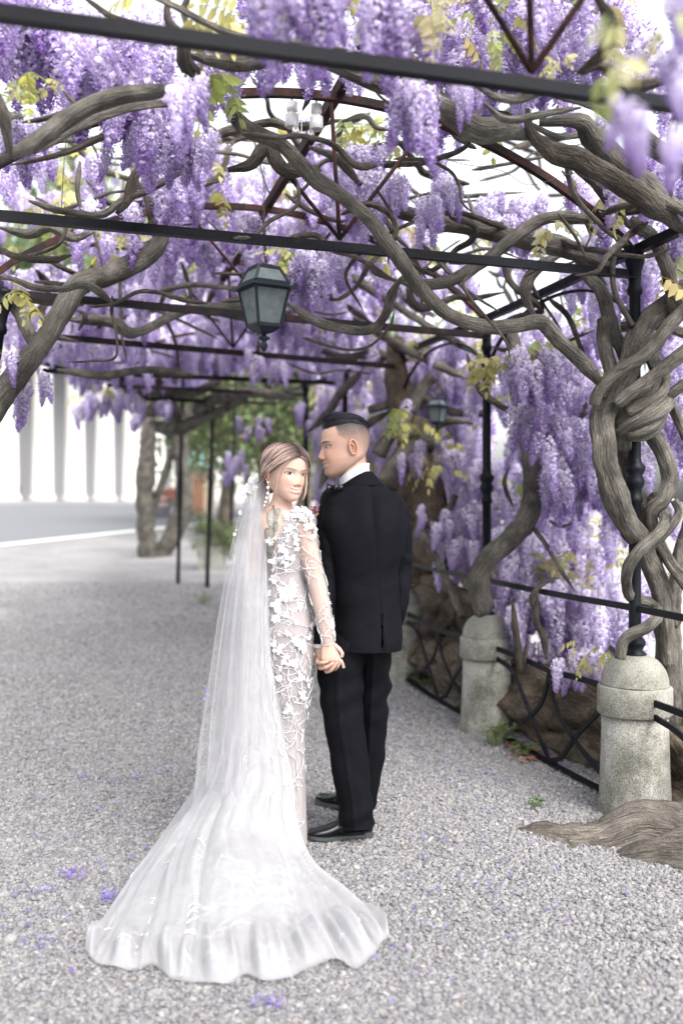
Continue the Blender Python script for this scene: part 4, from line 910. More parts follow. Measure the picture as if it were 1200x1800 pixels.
def tree(px, pyb, d, h, w, kind, label, name='tree', cat='tree'):
    x, y, _ = P(px, 0, d); z = gz(x, y); q = thing(name, label, cat, (x, y, z), 'green trees beyond the pergola')
    r = .05 * h ** .8
    p = catmull([(x, y, z - .1), (x + .1, y, z + h * .25), (x - .05, y + .1, z + h * .5), (x + .1, y, z + h * .8)], 6); v, f, bk = tube(p, np.linspace(r, r * .3, len(p)), 12); mb = MB().add(v, f, None, bk)
    for i in range(5):
        a = i * 1.3 + h; s = p[8 + i * 2]; e = np.array([x + w * .6 * math.cos(a), y + w * .6 * math.sin(a), z + h * (.62 + .06 * i)])
        v, f, bk = tube(catmull([s, (s + e) / 2 + np.array([0, 0, .2]), e], 4), np.linspace(r * .4, r * .1, 9), 8); mb.add(v, f, None, bk)
    mb.build('trunk', M['trunk'], q)
    c = copy_of(CR[kind], q, (x, y, z + h * .64), (0, 0, px * .7), (w, w, h * .42), 'crown')
for a in [(395, 0, 26, 6.5, 2.4, 0, 'dark stemmed green tree seen just left of the bride above the planter'), (455, 0, 22, 5.4, 2.0, 2, 'bright yellow green tree right above the bride'), (530, 0, 26, 6.5, 2.6, 1, 'deep green tree between the heads of bride and groom'),
          (340, 0, 36, 8.5, 2.6, 1, 'tall dark green tree behind the forked wisteria trunk'), (620, 0, 30, 7, 3.0, 0, 'green tree behind the groom')]:
    tree(*a)
tree(215, 0, 66, 27, 8, 2, 'tall yellow green tree showing through the blossom at upper left'); tree(90, 0, 74, 25, 8, 1, 'tall darker green tree far off at upper left')
def shrub():
    p = on_ground(372, 1000); x, y, z = p
    q = thing('planter', 'square stone planter with a leafy green shrub by the thin posts', 'planter', p)
    v, f = box_between((x - .2, y, z + .17), (x + .2, y, z + .17), .4, .4); MB().add(v, f).build('box', M['stone'], q, False)
    s = thing('shrub', 'leafy green shrub growing in the square stone planter', 'shrub', (x, y, z + .37))
    copy_of(CR[2], s, (x + .05, y, z + .62), (0, 0, 1), (.42, .42, .42), 'foliage'); v, f, bk = tube([(x, y, z + .2), (x, y, z + .6)], .02, 8); MB().add(v, f, None, bk).build('stem', M['trunk'], s)
shrub()
RED = col_mat('red_flower', .6, .3, .3)
for i, (px, py, d, s) in enumerate(((285, 890, 30, .5), (330, 880, 34, .45), (305, 860, 37, .35))):
    x, y, _ = P(px, 0, d); z = gz(x, y); q = thing('flower_tub', ['tub of red flowers left between the forked trunks', 'tub of red flowers beside the kiosk', 'small far tub of red flowers'][i], 'flower tub', (x, y, z), 'tubs of red flowers')
    v, f = lathe([(.22, z), (.3, z + .35), (.32, z + .36)], (x, y), 14); MB().add(v, f).build('tub', M['shade_wall'], q)
    o = leaf_cloud(500, (.33, .10, .07), 700 + i, .12).build('flowers', RED, None, False); o.parent = q; o.location = (0, 0, .36 + s * .6); o.scale = (s, s, s * .7)
def weeds(px, py, n, label, w=.16, h=.16, kinds=(.09, .17, .05)):
    p = on_ground(px, py); r = np.random.default_rng(int(px)); q = thing('weed', label, 'weed', p, 'green weeds at the edge of the gravel'); ms, ml = MB(), MB()
    for i in range(n):
        a = r.uniform(0, 6.28); e = p + np.array([w * math.cos(a) * r.uniform(.2, 1), w * .6 * math.sin(a), h * r.uniform(.3, 1)])
        c = catmull([p + np.array([.1 * w * math.cos(a), 0, 0]), (p + e) / 2 + np.array([0, 0, .03]), e], 4); v, f, _ = tube(c, .0015, 4); ms.add(v, f)
        for j in range(5):
            b = c[3 + j if 3 + j < len(c) else -1]; dv = r.normal(0, 1, 3); dv[2] = abs(dv[2]) * .3; dv /= np.linalg.norm(dv); sd = np.cross(dv, (0, 0, 1)); l = r.uniform(.018, .035)
            cc = np.array(kinds) * r.uniform(.7, 1.4); ml.add([b, b + dv * l * .4 + sd * l * .3, b + dv * l, b + dv * l * .4 - sd * l * .3], [(0, 1, 2, 3)], np.clip(cc, 0, 1))
    ms.build('stems', M['stem'], q); ml.build('leaves', GREEN, q, False)
weeds(868, 1312, 34, 'bright green weed at the foot of the second granite pillar', .17, .17)
weeds(920, 1330, 18, 'small green weed among dry leaves left of the railing bars', .12, .08)
weeds(712, 1195, 30, 'green weeds under the railing just right of the groom', .3, .14); weeds(745, 1205, 22, 'low green weeds beside the roots behind the groom', .22, .12)
weeds(356, 1062, 26, 'green tuft beside the bottom of the thin far post', .22, .16); weeds(780, 1060, 26, 'green leaves on the old brown trunk base', .3, .35)
weeds(942, 1422, 7, 'tiny green sprout in the open gravel near the big root', .05, .03)
def petals():
    r = np.random.default_rng(9); mb = MB(); spots = [(130, 1545, 26, 10, 46), (192, 1585, 14, 9, 40), (150, 1372, 16, 8, 16), (205, 1380, 10, 5, 8), (240, 1372, 8, 4, 8), (285, 1360, 8, 6, 7), (470, 1772, 26, 12, 22), (985, 1352, 14, 10, 26), (60, 1575, 30, 8, 14), (830, 1370, 60, 25, 40), (700, 1260, 40, 20, 30), (960, 1330, 30, 12, 26), (720, 1300, 90, 40, 50), (110, 1160, 90, 50, 18), (300, 1250, 60, 60, 10), (950, 1560, 120, 60, 40), (200, 1480, 150, 80, 60), (60, 1650, 60, 60, 30), (780, 1650, 160, 90, 40), (820, 1450, 120, 60, 40), (300, 1180, 120, 50, 40)]
    for x, y, a, b, n in spots:
        for _ in range(n):
            px, py = x + r.normal(0, a * .6), y + r.normal(0, b * .6)
            if py < 1100: continue
            c = on_ground(px, py) + np.array([0, 0, .022]); l = r.uniform(.008, .014); d1 = np.array([*r.normal(0, 1, 2), .4 * r.normal()]); d1 /= np.linalg.norm(d1); d2 = np.cross(d1, (0, 0, 1)) + np.array([0, 0, .3 * r.normal()])
            k = r.uniform(0, 1); cc = lerp(np.array([.46, .40, .72]), np.array([.20, .11, .45]), k)
            mb.add([c - d1 * l, c + d2 * l * .6 + np.array([0, 0, .003]), c + d1 * l, c - d2 * l * .6 + np.array([0, 0, .002])], [(0, 1, 2, 3)], cc)
    tag(mb.build('fallen_petals', M['petal'], None, False), 'purple wisteria petals fallen on the gravel', kind='stuff')
    mb = MB()
    for x, y, a, b, n, cs in ((935, 1330, 34, 12, 46, ((.30, .13, .06), (.36, .2, .1))), (905, 1318, 20, 6, 20, ((.3, .16, .09), (.2, .1, .05))), (700, 1200, 60, 30, 30, ((.2, .13, .08),) * 2)):
        for _ in range(n):
            c = on_ground(x + r.normal(0, a * .6), y + r.normal(0, b * .6)) + np.array([0, 0, .015]); l = r.uniform(.015, .035); d1 = np.array([*r.normal(0, 1, 2), .4 * r.normal()]); d1 /= np.linalg.norm(d1); d2 = np.cross(d1, (0, 0, 1))
            cc = np.array(cs[int(r.integers(0, 2))]) * r.uniform(.7, 1.3)
            mb.add([c - d1 * l, c + d2 * l * .5 + np.array([0, 0, .01]), c + d1 * l, c - d2 * l * .5 + np.array([0, 0, .006])], [(0, 1, 2, 3)], cc)
    tag(mb.build('dry_leaves', M['leaf'], None, False), 'brown dry leaves by the railing', kind='stuff')
petals()

# ------------------------------------------------------------------ lanterns and insulators
def glass_mat():
    m, N, L, b = mat('frosted_glass'); b.inputs['Base Color'].default_value = (.30, .35, .36, 1); b.inputs['Roughness'].default_value = .55
    tr = N.new('ShaderNodeBsdfTransparent'); tl = N.new('ShaderNodeBsdfTranslucent'); tl.inputs[0].default_value = (.36, .41, .42, 1)
    n = nd(N, 'ShaderNodeTexNoise', Scale=22.0, Detail=5.0); tc = N.new('ShaderNodeTexCoord'); L.new(tc.outputs['Object'], n.inputs['Vector'])
    a = N.new('ShaderNodeMixShader'); a.inputs[0].default_value = .55; L.new(b.outputs[0], a.inputs[1]); L.new(tl.outputs[0], a.inputs[2])
    r = nd(N, 'ShaderNodeMapRange'); L.new(n.outputs[0], r.inputs[0]); r.inputs[1].default_value = .3; r.inputs[2].default_value = .7; r.inputs[3].default_value = .62; r.inputs[4].default_value = .92
    x = N.new('ShaderNodeMixShader'); L.new(r.outputs[0], x.inputs[0]); L.new(tr.outputs[0], x.inputs[1]); L.new(a.outputs[0], x.inputs[2]); L.new(x.outputs[0], N['Material Output'].inputs['Surface']); return m
M['frost'] = glass_mat()
def lantern(c, k, yaw, label, ztop, n=4):
    """c: centre of the eave level; k: scale; hangs on a chain from ztop"""
    c = np.asarray(c, float); q = thing('lantern', label, 'lantern', (c[0], c[1], c[2]), 'iron lanterns hung from the pergola')
    ang = np.array([yaw + 2 * np.pi * i / n for i in range(n)])
    def ring(r, z): return np.stack([c[0] + k * r * np.cos(ang), c[1] + k * r * np.sin(ang), np.full(n, c[2] + k * z)], 1)
    eave, eave_in, neck = ring(.158, -.004), ring(.125, .012), ring(.077, .088); bt, bb = ring(.125, -.012), ring(.082, -.185)
    def bars(A, Bv, w, mb):
        for i in range(n): v, f = box_between(A[i], Bv[i], w * k, w * k, (0.01, 1, .02)); mb.add(v, f)
    mb = MB(); bars(eave_in, neck, .013, mb)
    for i in range(n):
        j = (i + 1) % n
        for rr, w, h in ((eave_in, .013, .016), (neck, .013, .014)): v, f = box_between(rr[i], rr[j], w * k, h * k); mb.add(v, f)
    v, f = lathe([(.055 * k, c[2] + .09 * k), (.062 * k, c[2] + .097 * k), (.02 * k, c[2] + .104 * k), (.012 * k, c[2] + .118 * k)], c[:2], 16); mb.add(v, f); mb.build('roof_frame', M['lantern'], q, False)
    mb = MB(); lo, hi = ring(.165, -.012), ring(.165, -.004); il, ih = ring(.12, -.010), ring(.118, .008)
    V = np.concatenate([lo, hi, ih, il]); mb.add(V, [q4 for a in range(4) for i in range(n) for q4 in [(a * n + i, a * n + (i + 1) % n, ((a + 1) % 4) * n + (i + 1) % n, ((a + 1) % 4) * n + i)]]); mb.build('eave', M['lantern'], q, False)
    mb = MB(); bars(bt, bb, .014, mb)
    for i in range(n):
        j = (i + 1) % n
        for rr, w, h in ((bt, .014, .014), (bb, .014, .016)): v, f = box_between(rr[i], rr[j], w * k, h * k); mb.add(v, f)
    mb.build('body_frame', M['lantern'], q, False)
    cen = np.array([c[0], c[1], 0]);
    for A, Bv in ((bt, bb), (neck, eave_in)):
        for i in range(n):
            j = (i + 1) % n; V = np.array([A[i], A[j], Bv[j], Bv[i]]); m_ = V.mean(0); V = m_ + (V - m_) * .96; V2 = V - (m_ - np.array([c[0], c[1], m_[2]])) * .04
            MB().add(np.concatenate([V, V2]), [(0, 1, 2, 3), (7, 6, 5, 4), (0, 4, 5, 1), (1, 5, 6, 2), (2, 6, 7, 3), (3, 7, 4, 0)]).build('pane', M['frost'], q, False)
    mb = MB(); V = np.concatenate([ring(.082, -.19), ring(.075, -.20), ring(.05, -.215), ring(.03, -.222)]); mb.add(V, grid_faces(n, 4, True) + [(0, 1, 2, 3)[:n], tuple(range(3 * n, 4 * n))[::-1]])
    mb.build('base', M['lantern'], q, False)
    z = c[2]; v, f = lathe([(.012 * k, z - .22 * k), (.012 * k, z - .232 * k), (.028 * k, z - .24 * k), (.030 * k, z - .246 * k), (.012 * k, z - .255 * k), (.011 * k, z - .262 * k), (.017 * k, z - .27 * k), (.018 * k, z - .285 * k), (.010 * k, z - .30 * k), (.002 * k, z - .308 * k)], c[:2], 16); MB().add(v, f).build('finial', M['lantern'], q)
    v, f = lathe([(.02 * k, z + .05 * k), (.02 * k, z - .01 * k), (.014 * k, z - .02 * k), (.024 * k, z - .05 * k), (.026 * k, z - .075 * k), (.016 * k, z - .10 * k), (.002 * k, z - .108 * k)], c[:2], 16); MB().add(v, f).build('bulb', M['porcelain'], q)
    th = np.linspace(0, 2 * np.pi, 28); p = np.stack([c[0] + .022 * k * np.cos(th), c[1] + 0 * th, z + .139 * k + .022 * k * np.sin(th)], 1); v, f, _ = tube(p, .0022 * k, 6); MB().add(v, f).build('ring', M['lantern'], q)
    mb = MB(); zz = z + .16 * k; i = 0
    while zz < ztop:
        th = np.linspace(0, 2 * np.pi, 13); w = .0055; l = .014; ca, sa = (1, 0) if i % 2 else (.2, 1)
        p = np.stack([c[0] + w * np.cos(th) * ca, c[1] + w * np.cos(th) * sa, zz + l * (1 + np.sin(th))], 1); v, f, _ = tube(p, .0014, 4, False); mb.add(v, f); zz += l * 1.75; i += 1
    mb.build('chain', M['wire'], q)
lc = P(464, 505, 4.75); lantern(lc, 1.0, R(-103), 'black iron lantern with frosted panes hanging above the bride', HC + (CY - 300) / F * 4.75)
lc2 = P(768, 715, 7.2); lantern(lc2, .6, R(-80), 'small dark lantern hanging in the distance right of the groom', HC + (CY - 590) / F * 7.2)
def insulator(px, py, d, s, label, tilt=0):
    c = P(px, py, d); q = thing('insulator', label, 'insulator', c, 'white porcelain insulators')
    mb = MB(); v, f = lathe([(.020 * s, .034 * s), (.022 * s, .040 * s), (.022 * s, .010 * s), (.016 * s, .006 * s), (.016 * s, .002 * s), (.027 * s, -.004 * s), (.028 * s, -.045 * s), (.022 * s, -.05 * s), (.02 * s, -.03 * s)], (0, 0), 22)
    v[:, 2] *= 1.15; a = R(tilt); Rm = np.array([[1, 0, 0], [0, math.cos(a), -math.sin(a)], [0, math.sin(a), math.cos(a)]]); v = v @ Rm.T; mb.add(v + c, f); mb.build('body', M['porcelain'], q)
    v, f, _ = tube([c + Rm @ np.array([0, 0, -.02 * s]), c + Rm @ np.array([0, 0, .075 * s])], .004 * s, 8); MB().add(v, f).build('pin', M['wire'], q)
insulator(513, 200, 4.05, 1.0, 'white bell insulator left of the thin upright rod under the arch'); insulator(556, 204, 4.05, 1.0, 'white bell insulator right of the thin upright rod under the arch')
insulator(520, 230, 4.02, .55, 'small round insulator facing the viewer, wired to the dark stem', 90); insulator(546, 234, 4.06, .55, 'small round insulator behind the upright rod', 100)
insulator(634, 50, 2.75, .7, 'pale ball insulator at the top among purple blossom', 60); insulator(472, 265, 4.3, .8, 'long pale insulator below the arch left of the limb')
def cable(pts, r, label, m, name='cable'):
    c = catmull([P(*p) for p in pts], 8); v, f, _ = tube(c, r, 6); tag(MB().add(v, f).build(name, M[m]), label, 'cable')
cable([(512, 180, 4.04), (528, 205, 4.0), (530, 225, 4.0), (528, 250, 4.0)], .0022, 'short white cable looping down from the insulators', 'cable')
cable([(725, 255, 3.9), (800, 285, 3.9), (880, 300, 3.9), (930, 325, 3.95), (1000, 305, 4.0)], .0014, 'thin dark wire sagging below the arch at upper right', 'wire')
cable([(118, 232, 3.2), (112, 300, 3.3), (108, 380, 3.5)], .0014, 'thin dark wire hanging at upper left beside the pale limb', 'wire')
cable([(352, 205, 3.5), (342, 260, 3.5), (333, 325, 3.6)], .0014, 'thin dark wire hanging left of the diagonal rod', 'wire')
cable([(408, 455, 5.2), (420, 440, 5.1), (428, 425, 5.0), (425, 405, 5.0)], .003, 'pale bent cable left of the lantern chain', 'cable')
cable([(1165, 905, 4.6), (1185, 940, 4.6), (1205, 965, 4.6)], .002, 'green wire hooked on the braided stems right of the post', 'wire')
# ------------------------------------------------------------------ people
M['suit'] = simple('black_wool', (.0030, .0033, .0056), .8, 0, .2, 160, .12)
M['suit'].node_tree.nodes['Principled BSDF'].inputs['Specular IOR Level'].default_value = .12
M['satin'] = simple('black_satin', (.009, .009, .012), .25, 0, .05, 40, 0)
M['patent'] = simple('patent_leather', (.006, .006, .007), .07, 0, .05, 40, 0)
M['sole'] = simple('grey_worn_sole', (.05, .055, .06), .6, 0, .3, 60, .2)
M['shirt'] = simple('white_cotton', (.56, .56, .60), .7, 0, .03, 200, .05)
M['lace'] = simple('white_lace', (.64, .635, .645), .75, 0, .04, 200, .15)
M['pearl'] = simple('pearl', (.82, .79, .75), .18, 0, .03, 10, 0)
M['lining'] = col_mat('blush_lining', .6, .05, .3)
M['veil'] = tulle('veil_tulle', .40, (.60, .60, .618), .14)
M['veil2'] = tulle('outer_veil_tulle', .30, (.60, .60, .62), .14)
M['train'] = tulle('train_tulle', .56, (.62, .616, .62), .12)
M['sheer'] = tulle('sleeve_net', .26, (.60, .59, .595), .4)
M['sheer_dress'] = tulle('dress_net', .42, (.55, .54, .545), .3)

def loft_px(rows, seg=64, per=6, expo=2.25, disp=None):
    """rows: (py, px left, px right, depth, half depth in m); returns grid of points (rows, seg, 3)"""
    q = catmull(np.array(rows, float), per)
    th = np.linspace(0, 2 * np.pi, seg, endpoint=False); c, s = np.cos(th), np.sin(th); e = 2 / expo
    G = np.zeros((len(q), seg, 3))
    for j, (py, l, r, d, ry) in enumerate(q):
        ctr = P((l + r) / 2, py, d); rx = (r - l) / 2 * d / F
        G[j, :, 0] = ctr[0] + rx * np.sign(c) * np.abs(c) ** e; G[j, :, 1] = ctr[1] + ry * np.sign(s) * np.abs(s) ** e; G[j, :, 2] = ctr[2]
    if disp is not None: G = disp(G, q, th)
    return G
def gnormals(G, wrap=True):
    du = (np.roll(G, -1, 1) - np.roll(G, 1, 1)) if wrap else np.gradient(G, axis=1)
    n = np.cross(np.gradient(G, axis=0), du); return n / (np.linalg.norm(n, axis=2)[..., None] + 1e-12)
def outward(G):
    n = gnormals(G); c = G.mean(1, keepdims=True); sg = np.sign(((G - c) * n).sum(2).mean()); return n * sg
def wrinkle(amp, fx=9, fz=22, seed=1):
    def f(G, q, th):
        n = outward(G); p = G.reshape(-1, 3) * np.array([fx, fx, fz]); w = snoise(p, seed, 3).reshape(G.shape[:2]); return G + n * (w * amp)[..., None]
    return f
def gmesh(mb, G, wrap=True, col=None, m=0, caps=False, skip=None):
    nv, nu = G.shape[:2]; f = grid_faces(nu, nv, wrap)
    if skip is not None: f = [q for q in f if not skip(*q)]
    if caps: f = f + [tuple(range(nu))[::-1], tuple(range((nv - 1) * nu, nv * nu))]
    return mb.add(G.reshape(-1, 3), f, col, None, m)
def tube_px(pts, radii, sides=28, step=.008, flat=None, disp=0, seed=0, dfreq=(1, 1, 1)):
    c = np.array([P(*q) for q in pts]); rad = np.array([r * q[2] / F for r, q in zip(radii, pts)])
    q = catmull(np.concatenate([c, rad[:, None]], 1), 10); p, r, s = resample(q[:, :3], q[:, 3], step)
    mod = None
    if disp:
        def mod(th, ss): P3 = np.stack(np.broadcast_arrays(np.cos(th) * 1.2, np.sin(th) * 1.2, ss * 30), -1).reshape(-1, 3); return 1 + disp * snoise(P3, seed, 3).reshape(len(r), sides)
    return tube(p, r, sides, True, mod, flat)

# ---- heads
def smooth_table(tab, z, k=.006):
    t = np.array(tab); zz = np.linspace(t[0, 0], t[-1, 0], 800); h = zz[1] - zz[0]; w = np.exp(-.5 * (np.arange(-60, 61) * h / k) ** 2); w /= w.sum()
    return [np.interp(z, zz, np.convolve(np.pad(np.interp(zz, t[:, 0], t[:, c]), 60, mode='edge'), w, 'valid')) for c in range(1, t.shape[1])]
class Head:
    def __init__(s, ctr, yaw_vec, roll, pitch, sc, male, skin):
        s.ctr = np.asarray(ctr, float); f = np.array([*yaw_vec, 0.]); f /= np.linalg.norm(f)
        x = np.cross(f, (0, 0, 1)); u = np.array([0, 0, 1.])
        cp, sp = math.cos(pitch), math.sin(pitch); f, u = f * cp + u * sp, u * cp - f * sp
        B_ = np.stack([x, f, u], 0); a = roll; Rr = np.array([[math.cos(a), 0, math.sin(a)], [0, 1, 0], [-math.sin(a), 0, math.cos(a)]])
        s.B = (B_ @ Rr.T) * sc; s.sc = sc; s.male = male
        nz, npz = 170, 200
        t = np.linspace(0, np.pi, nz); z = -.118 * np.cos(t); z = .6 * z + .4 * np.linspace(-.118, .118, nz)
        tt = np.linspace(-np.pi, np.pi, npz, endpoint=False); ph = tt - .42 * np.sin(tt)
        jw = 1.06 if male else 1.0
        tab = [(-.118, .004, .062, .050), (-.113, .018, .074, .040), (-.105, .027 if not male else .031, .083, .018), (-.09, .0405 if not male else .0455, .0865, -.016), (-.07, .0565 * jw, .0865, -.045), (-.045, .0645 * jw, .0875, -.072), (-.02, .0680, .0885, -.087), (0, .0695, .0885, -.096), (.03, .073, .0915, -.1), (.055, .0725, .0895, -.1), (.075, .067, .082, -.094), (.092, .056, .066, -.081), (.105, .041, .046, -.062), (.113, .024, .024, -.036), (.118, .003, .0, -.008)]
        w, yf, yb = smooth_table(tab, z, .005); 
        end = np.sqrt(np.clip(1 - ((np.abs(z) - .104) / .0142).clip(0) ** 2, 0.0, 1)); w = w * (.35 + .65 * end)
        PH, Z = np.meshgrid(ph, z); W = w[:, None]; sn, cn = np.sin(PH), np.cos(PH); e = 2 / 2.25
        yc = (.35 * yf + .65 * yb)[:, None]; k_ = 1 - sstep(-.112, -.075, z[:, None]); yc = yc * (1 - k_) + (.5 * (yf + yb))[:, None] * k_; yc = np.clip(yc, -.02, .06)
        X = W * np.sign(sn) * np.abs(sn) ** e
        Y = np.where(cn > 0, yc + (yf[:, None] - yc) * np.abs(cn) ** e, yc + (yb[:, None] - yc) * np.abs(cn) ** e)
        fr = sstep(.0, .5, cn)
        g = lambda x0, z0, sx, sz: np.exp(-.5 * (((np.abs(X) if x0 > 0 else X) - x0) / sx) ** 2 - .5 * ((Z - z0) / sz) ** 2)
        npf = np.interp(Z, [-.060, -.0495, -.046, -.040, -.034, -.028, -.015, -.002, .010, .022, .03], [0, 0.0005, .004, .0135, .0190, .0185, .0125, .0075, .0035, .001, 0]) * (1.12 if male else .78)
        ns = np.interp(Z, [-.05, -.036, -.02, .01], [.0105, .0098, .0075, .0065])
        D = npf * np.exp(-.5 * (X / ns) ** 2) + .0055 * g(.0125, -.0395, .0048, .0052)
        D += -.0065 * g(.031, .004, .014, .0095) - .004 * g(.012, .006, .006, .01) + (.0055 if male else .0028) * g(.026, .0235, .018, .006) + (.004 if male else .0) * g(-1e-9, .021, .014, .006)
        D += .0048 * g(.037, -.033, .015, .014) + .0045 * g(-1e-9, -.099, .014, .011) + .0035 * g(-1e-9, -.066, .026, .014)
        zm = -.0675 + (.0075 if male else .0092) * (np.abs(X) / .026) ** 2
        D += np.where(np.abs(X) < .034, 1, 0) * (.0038 * np.exp(-.5 * ((Z - zm - .0068) / .0032) ** 2) + .0045 * np.exp(-.5 * ((Z - zm + .0088) / .0040) ** 2) - .0022 * np.exp(-.5 * ((Z - zm) / .0028) ** 2)) * np.clip(1 - (X / .029) ** 2, 0, 1) ** .5
        D += -.0022 * np.exp(-.5 * ((np.abs(X) - .031 - .25 * (-.05 - Z)) / .003) ** 2) * sstep(-.075, -.06, Z) * (1 - sstep(-.048, -.04, Z))
        D += -.0015 * g(-1e-9, -.0825, .012, .0035)
        Y = Y + D * fr
        # colour
        C = np.ones(X.shape + (3,)) * np.array(skin)
        def paint(mask, col): 
            nonlocal C; C = C * (1 - mask[..., None]) + np.array(col) * mask[..., None]
        paint(.34 * g(.037, -.030, .017, .014) * fr, np.array(skin) * np.array([1.08, .70, .66])); paint(.35 * g(-1e-9, -.040, .013, .008) * fr, np.array(skin) * np.array([1.0, .72, .66]))
        paint(.30 * g(.031, .000, .013, .006) * fr, np.array(skin) * np.array([.78, .66, .62]))
        lip = np.array([.52, .21, .195]) if not male else np.array([.40, .20, .165])
        hw = .0262 if male else .0268; ax = np.clip(1 - (np.abs(X) / hw) ** 2, 0, 1); front = (cn > .3) * 1.0
        up = zm + (.0040 + (.0062 if male else .0044)) * ax ** .6 - .0016 * np.exp(-.5 * (X / .004) ** 2) * 1.0; lo = zm - (.004 + (.0100 if male else .0078)) * ax ** .6
        paint(((Z < up) & (Z > lo) & (np.abs(X) < hw)) * front * (.92 if not male else .75), lip)
        ax2 = np.clip(1 - (np.abs(X) / .0236) ** 2, 0, 1); th_ = ((Z < zm + .0036 * ax2 ** .5) & (Z > zm - .0044 * ax2 ** .6) & (np.abs(X) < .0236)) * front
        paint(th_ * 1.0, (.30, .09, .085)); ax3 = np.clip(1 - (np.abs(X) / .0216) ** 2, 0, 1)
        tz = ((Z < zm + .0033 * ax3 ** .5) & (Z > zm - .0032 * ax3 ** .5) & (np.abs(X) < .0216)) * front
        paint(tz * 1.0, (.80, .76, .70))
        bx = (np.abs(X) - .034) / .020; bz = .0225 + .0035 * (1 - ((np.abs(X) - .038) / .02) ** 2) - (.001 if male else 0)
        bt = (.0046 if male else .0030) * np.clip(1 - np.abs(bx) ** 3, 0, 1) * np.where(bx > 0, 1 - .45 * bx, 1)
        paint(np.clip(1.4 - np.abs(Z - bz) / np.maximum(bt, 1e-5), 0, 1) * (np.abs(bx) < 1) * front * (.86 if male else .80), (.035, .024, .022) if male else (.09, .06, .05))
        paint(.55 * np.exp(-.5 * (((np.abs(X) - .0075) / .0024) ** 2 + ((Z + .0462) / .0015) ** 2)) * front, (.10, .04, .035))
        s.PH, s.fade = PH, None
        if not male: Z = np.where(Z < 0, Z * .925, Z); X = X * (1 + .045 * np.exp(-.5 * ((Z + .03) / .035) ** 2))
        if male:
            # clipped sides fading out towards the ear
            fl_ = np.interp(np.abs(PH), [0, .6, 1.0, 1.57, 2.3, 3.2], [.072, .075, .082, .088, .076, .035]); s.fl = fl_
            yline = np.interp(Z, [-.05, -.02, .02, .045, .08], [-.016, -.012, .006, .040, .046])
            low = np.interp(Y, [-.11, -.08, -.04, -.015, .01, .05], [-.075, -.07, -.035, -.045, -.03, .0])
            k = sstep(0, .012, yline - Y) * sstep(low, low + .10, Z); dn = rng.random(X.shape)
            paint(np.clip(k * (.50 + .45 * sstep(.02, .085, Z)) * (.86 + .26 * dn), 0, .93) * (Y < yline), (.022, .02, .022))
        s.L = np.stack([X, Y, Z], 2); s.C = np.clip(C, 0, 1); s.nz, s.np = nz, npz
        s.faces = grid_faces(npz, nz, True)
        s.bvh = BVHTree.FromPolygons(s.L.reshape(-1, 3).tolist(), s.faces)
    def W(s, l): return s.ctr + np.asarray(l, float) @ s.B
    def surf(s, d):
        d = np.asarray(d, float); d = d / np.linalg.norm(d); h = s.bvh.ray_cast(Vector(d * .5), Vector(-d)); return np.array(h[0]) if h[0] is not None else d * .09
    def front(s, x, z):
        h = s.bvh.ray_cast(Vector((x, .4, z)), Vector((0, -1, 0))); return np.array(h[0]) if h[0] is not None else np.array([x, .08, z])
    def add_to(s, mb): mb.add(s.W(s.L.reshape(-1, 3)), [q[::-1] for q in s.faces], s.C.reshape(-1, 3))
    def ear(s, mb, side, skin):
        c = np.array([side * .070, -.012, -.006]); out = np.array([side * .9, -.42, 0]); out /= np.linalg.norm(out); fwd = np.array([side * .42, .9, 0]); fwd /= np.linalg.norm(fwd)
        t = np.linspace(0, 2 * np.pi, 40); rim = [c + fwd * (.0155 * math.cos(a) - .004) + np.array([0, 0, .029 * math.sin(a) + (.003 * math.cos(a))]) * (1 if math.sin(a) > 0 else .92) + out * (.006 + .008 * max(0, -math.cos(a))) for a in t]
        v, f, _ = tube(s.W(rim), .0040 * s.sc, 8); mb.add(v, f, np.array(skin) * np.array([1, .86, .82]))
        V = [s.W(c + out * .002)]; 
        for a in t[:-1]: V.append(s.W(c + fwd * (.0150 * math.cos(a) - .004) + np.array([0, 0, .028 * math.sin(a)]) + out * (.005 + .005 * max(0, -math.cos(a)))))
        mb.add(V, [(0, i + 1, (i + 1) % 39 + 1) for i in range(39)], np.array(skin) * np.array([.86, .66, .60]))
        v, f, _ = tube(s.W(catmull([c + fwd * .002 + np.array([0, 0, .014]) + out * .006, c - fwd * .008 + np.array([0, 0, .004]) + out * .009, c - fwd * .006 - np.array([0, 0, .012]) + out * .007, c + fwd * .006 - np.array([0, 0, .014]) + out * .005], 6)), .0030 * s.sc, 6); mb.add(v, f, np.array(skin) * np.array([.98, .82, .77]))
        v, f, _ = tube(s.W([c - np.array([0, 0, .020]) + out * .006, c + fwd * .002 - np.array([0, 0, .029]) + out * .005]), .0055 * s.sc, 8); mb.add(v, f, np.array(skin) * np.array([1, .85, .8]))
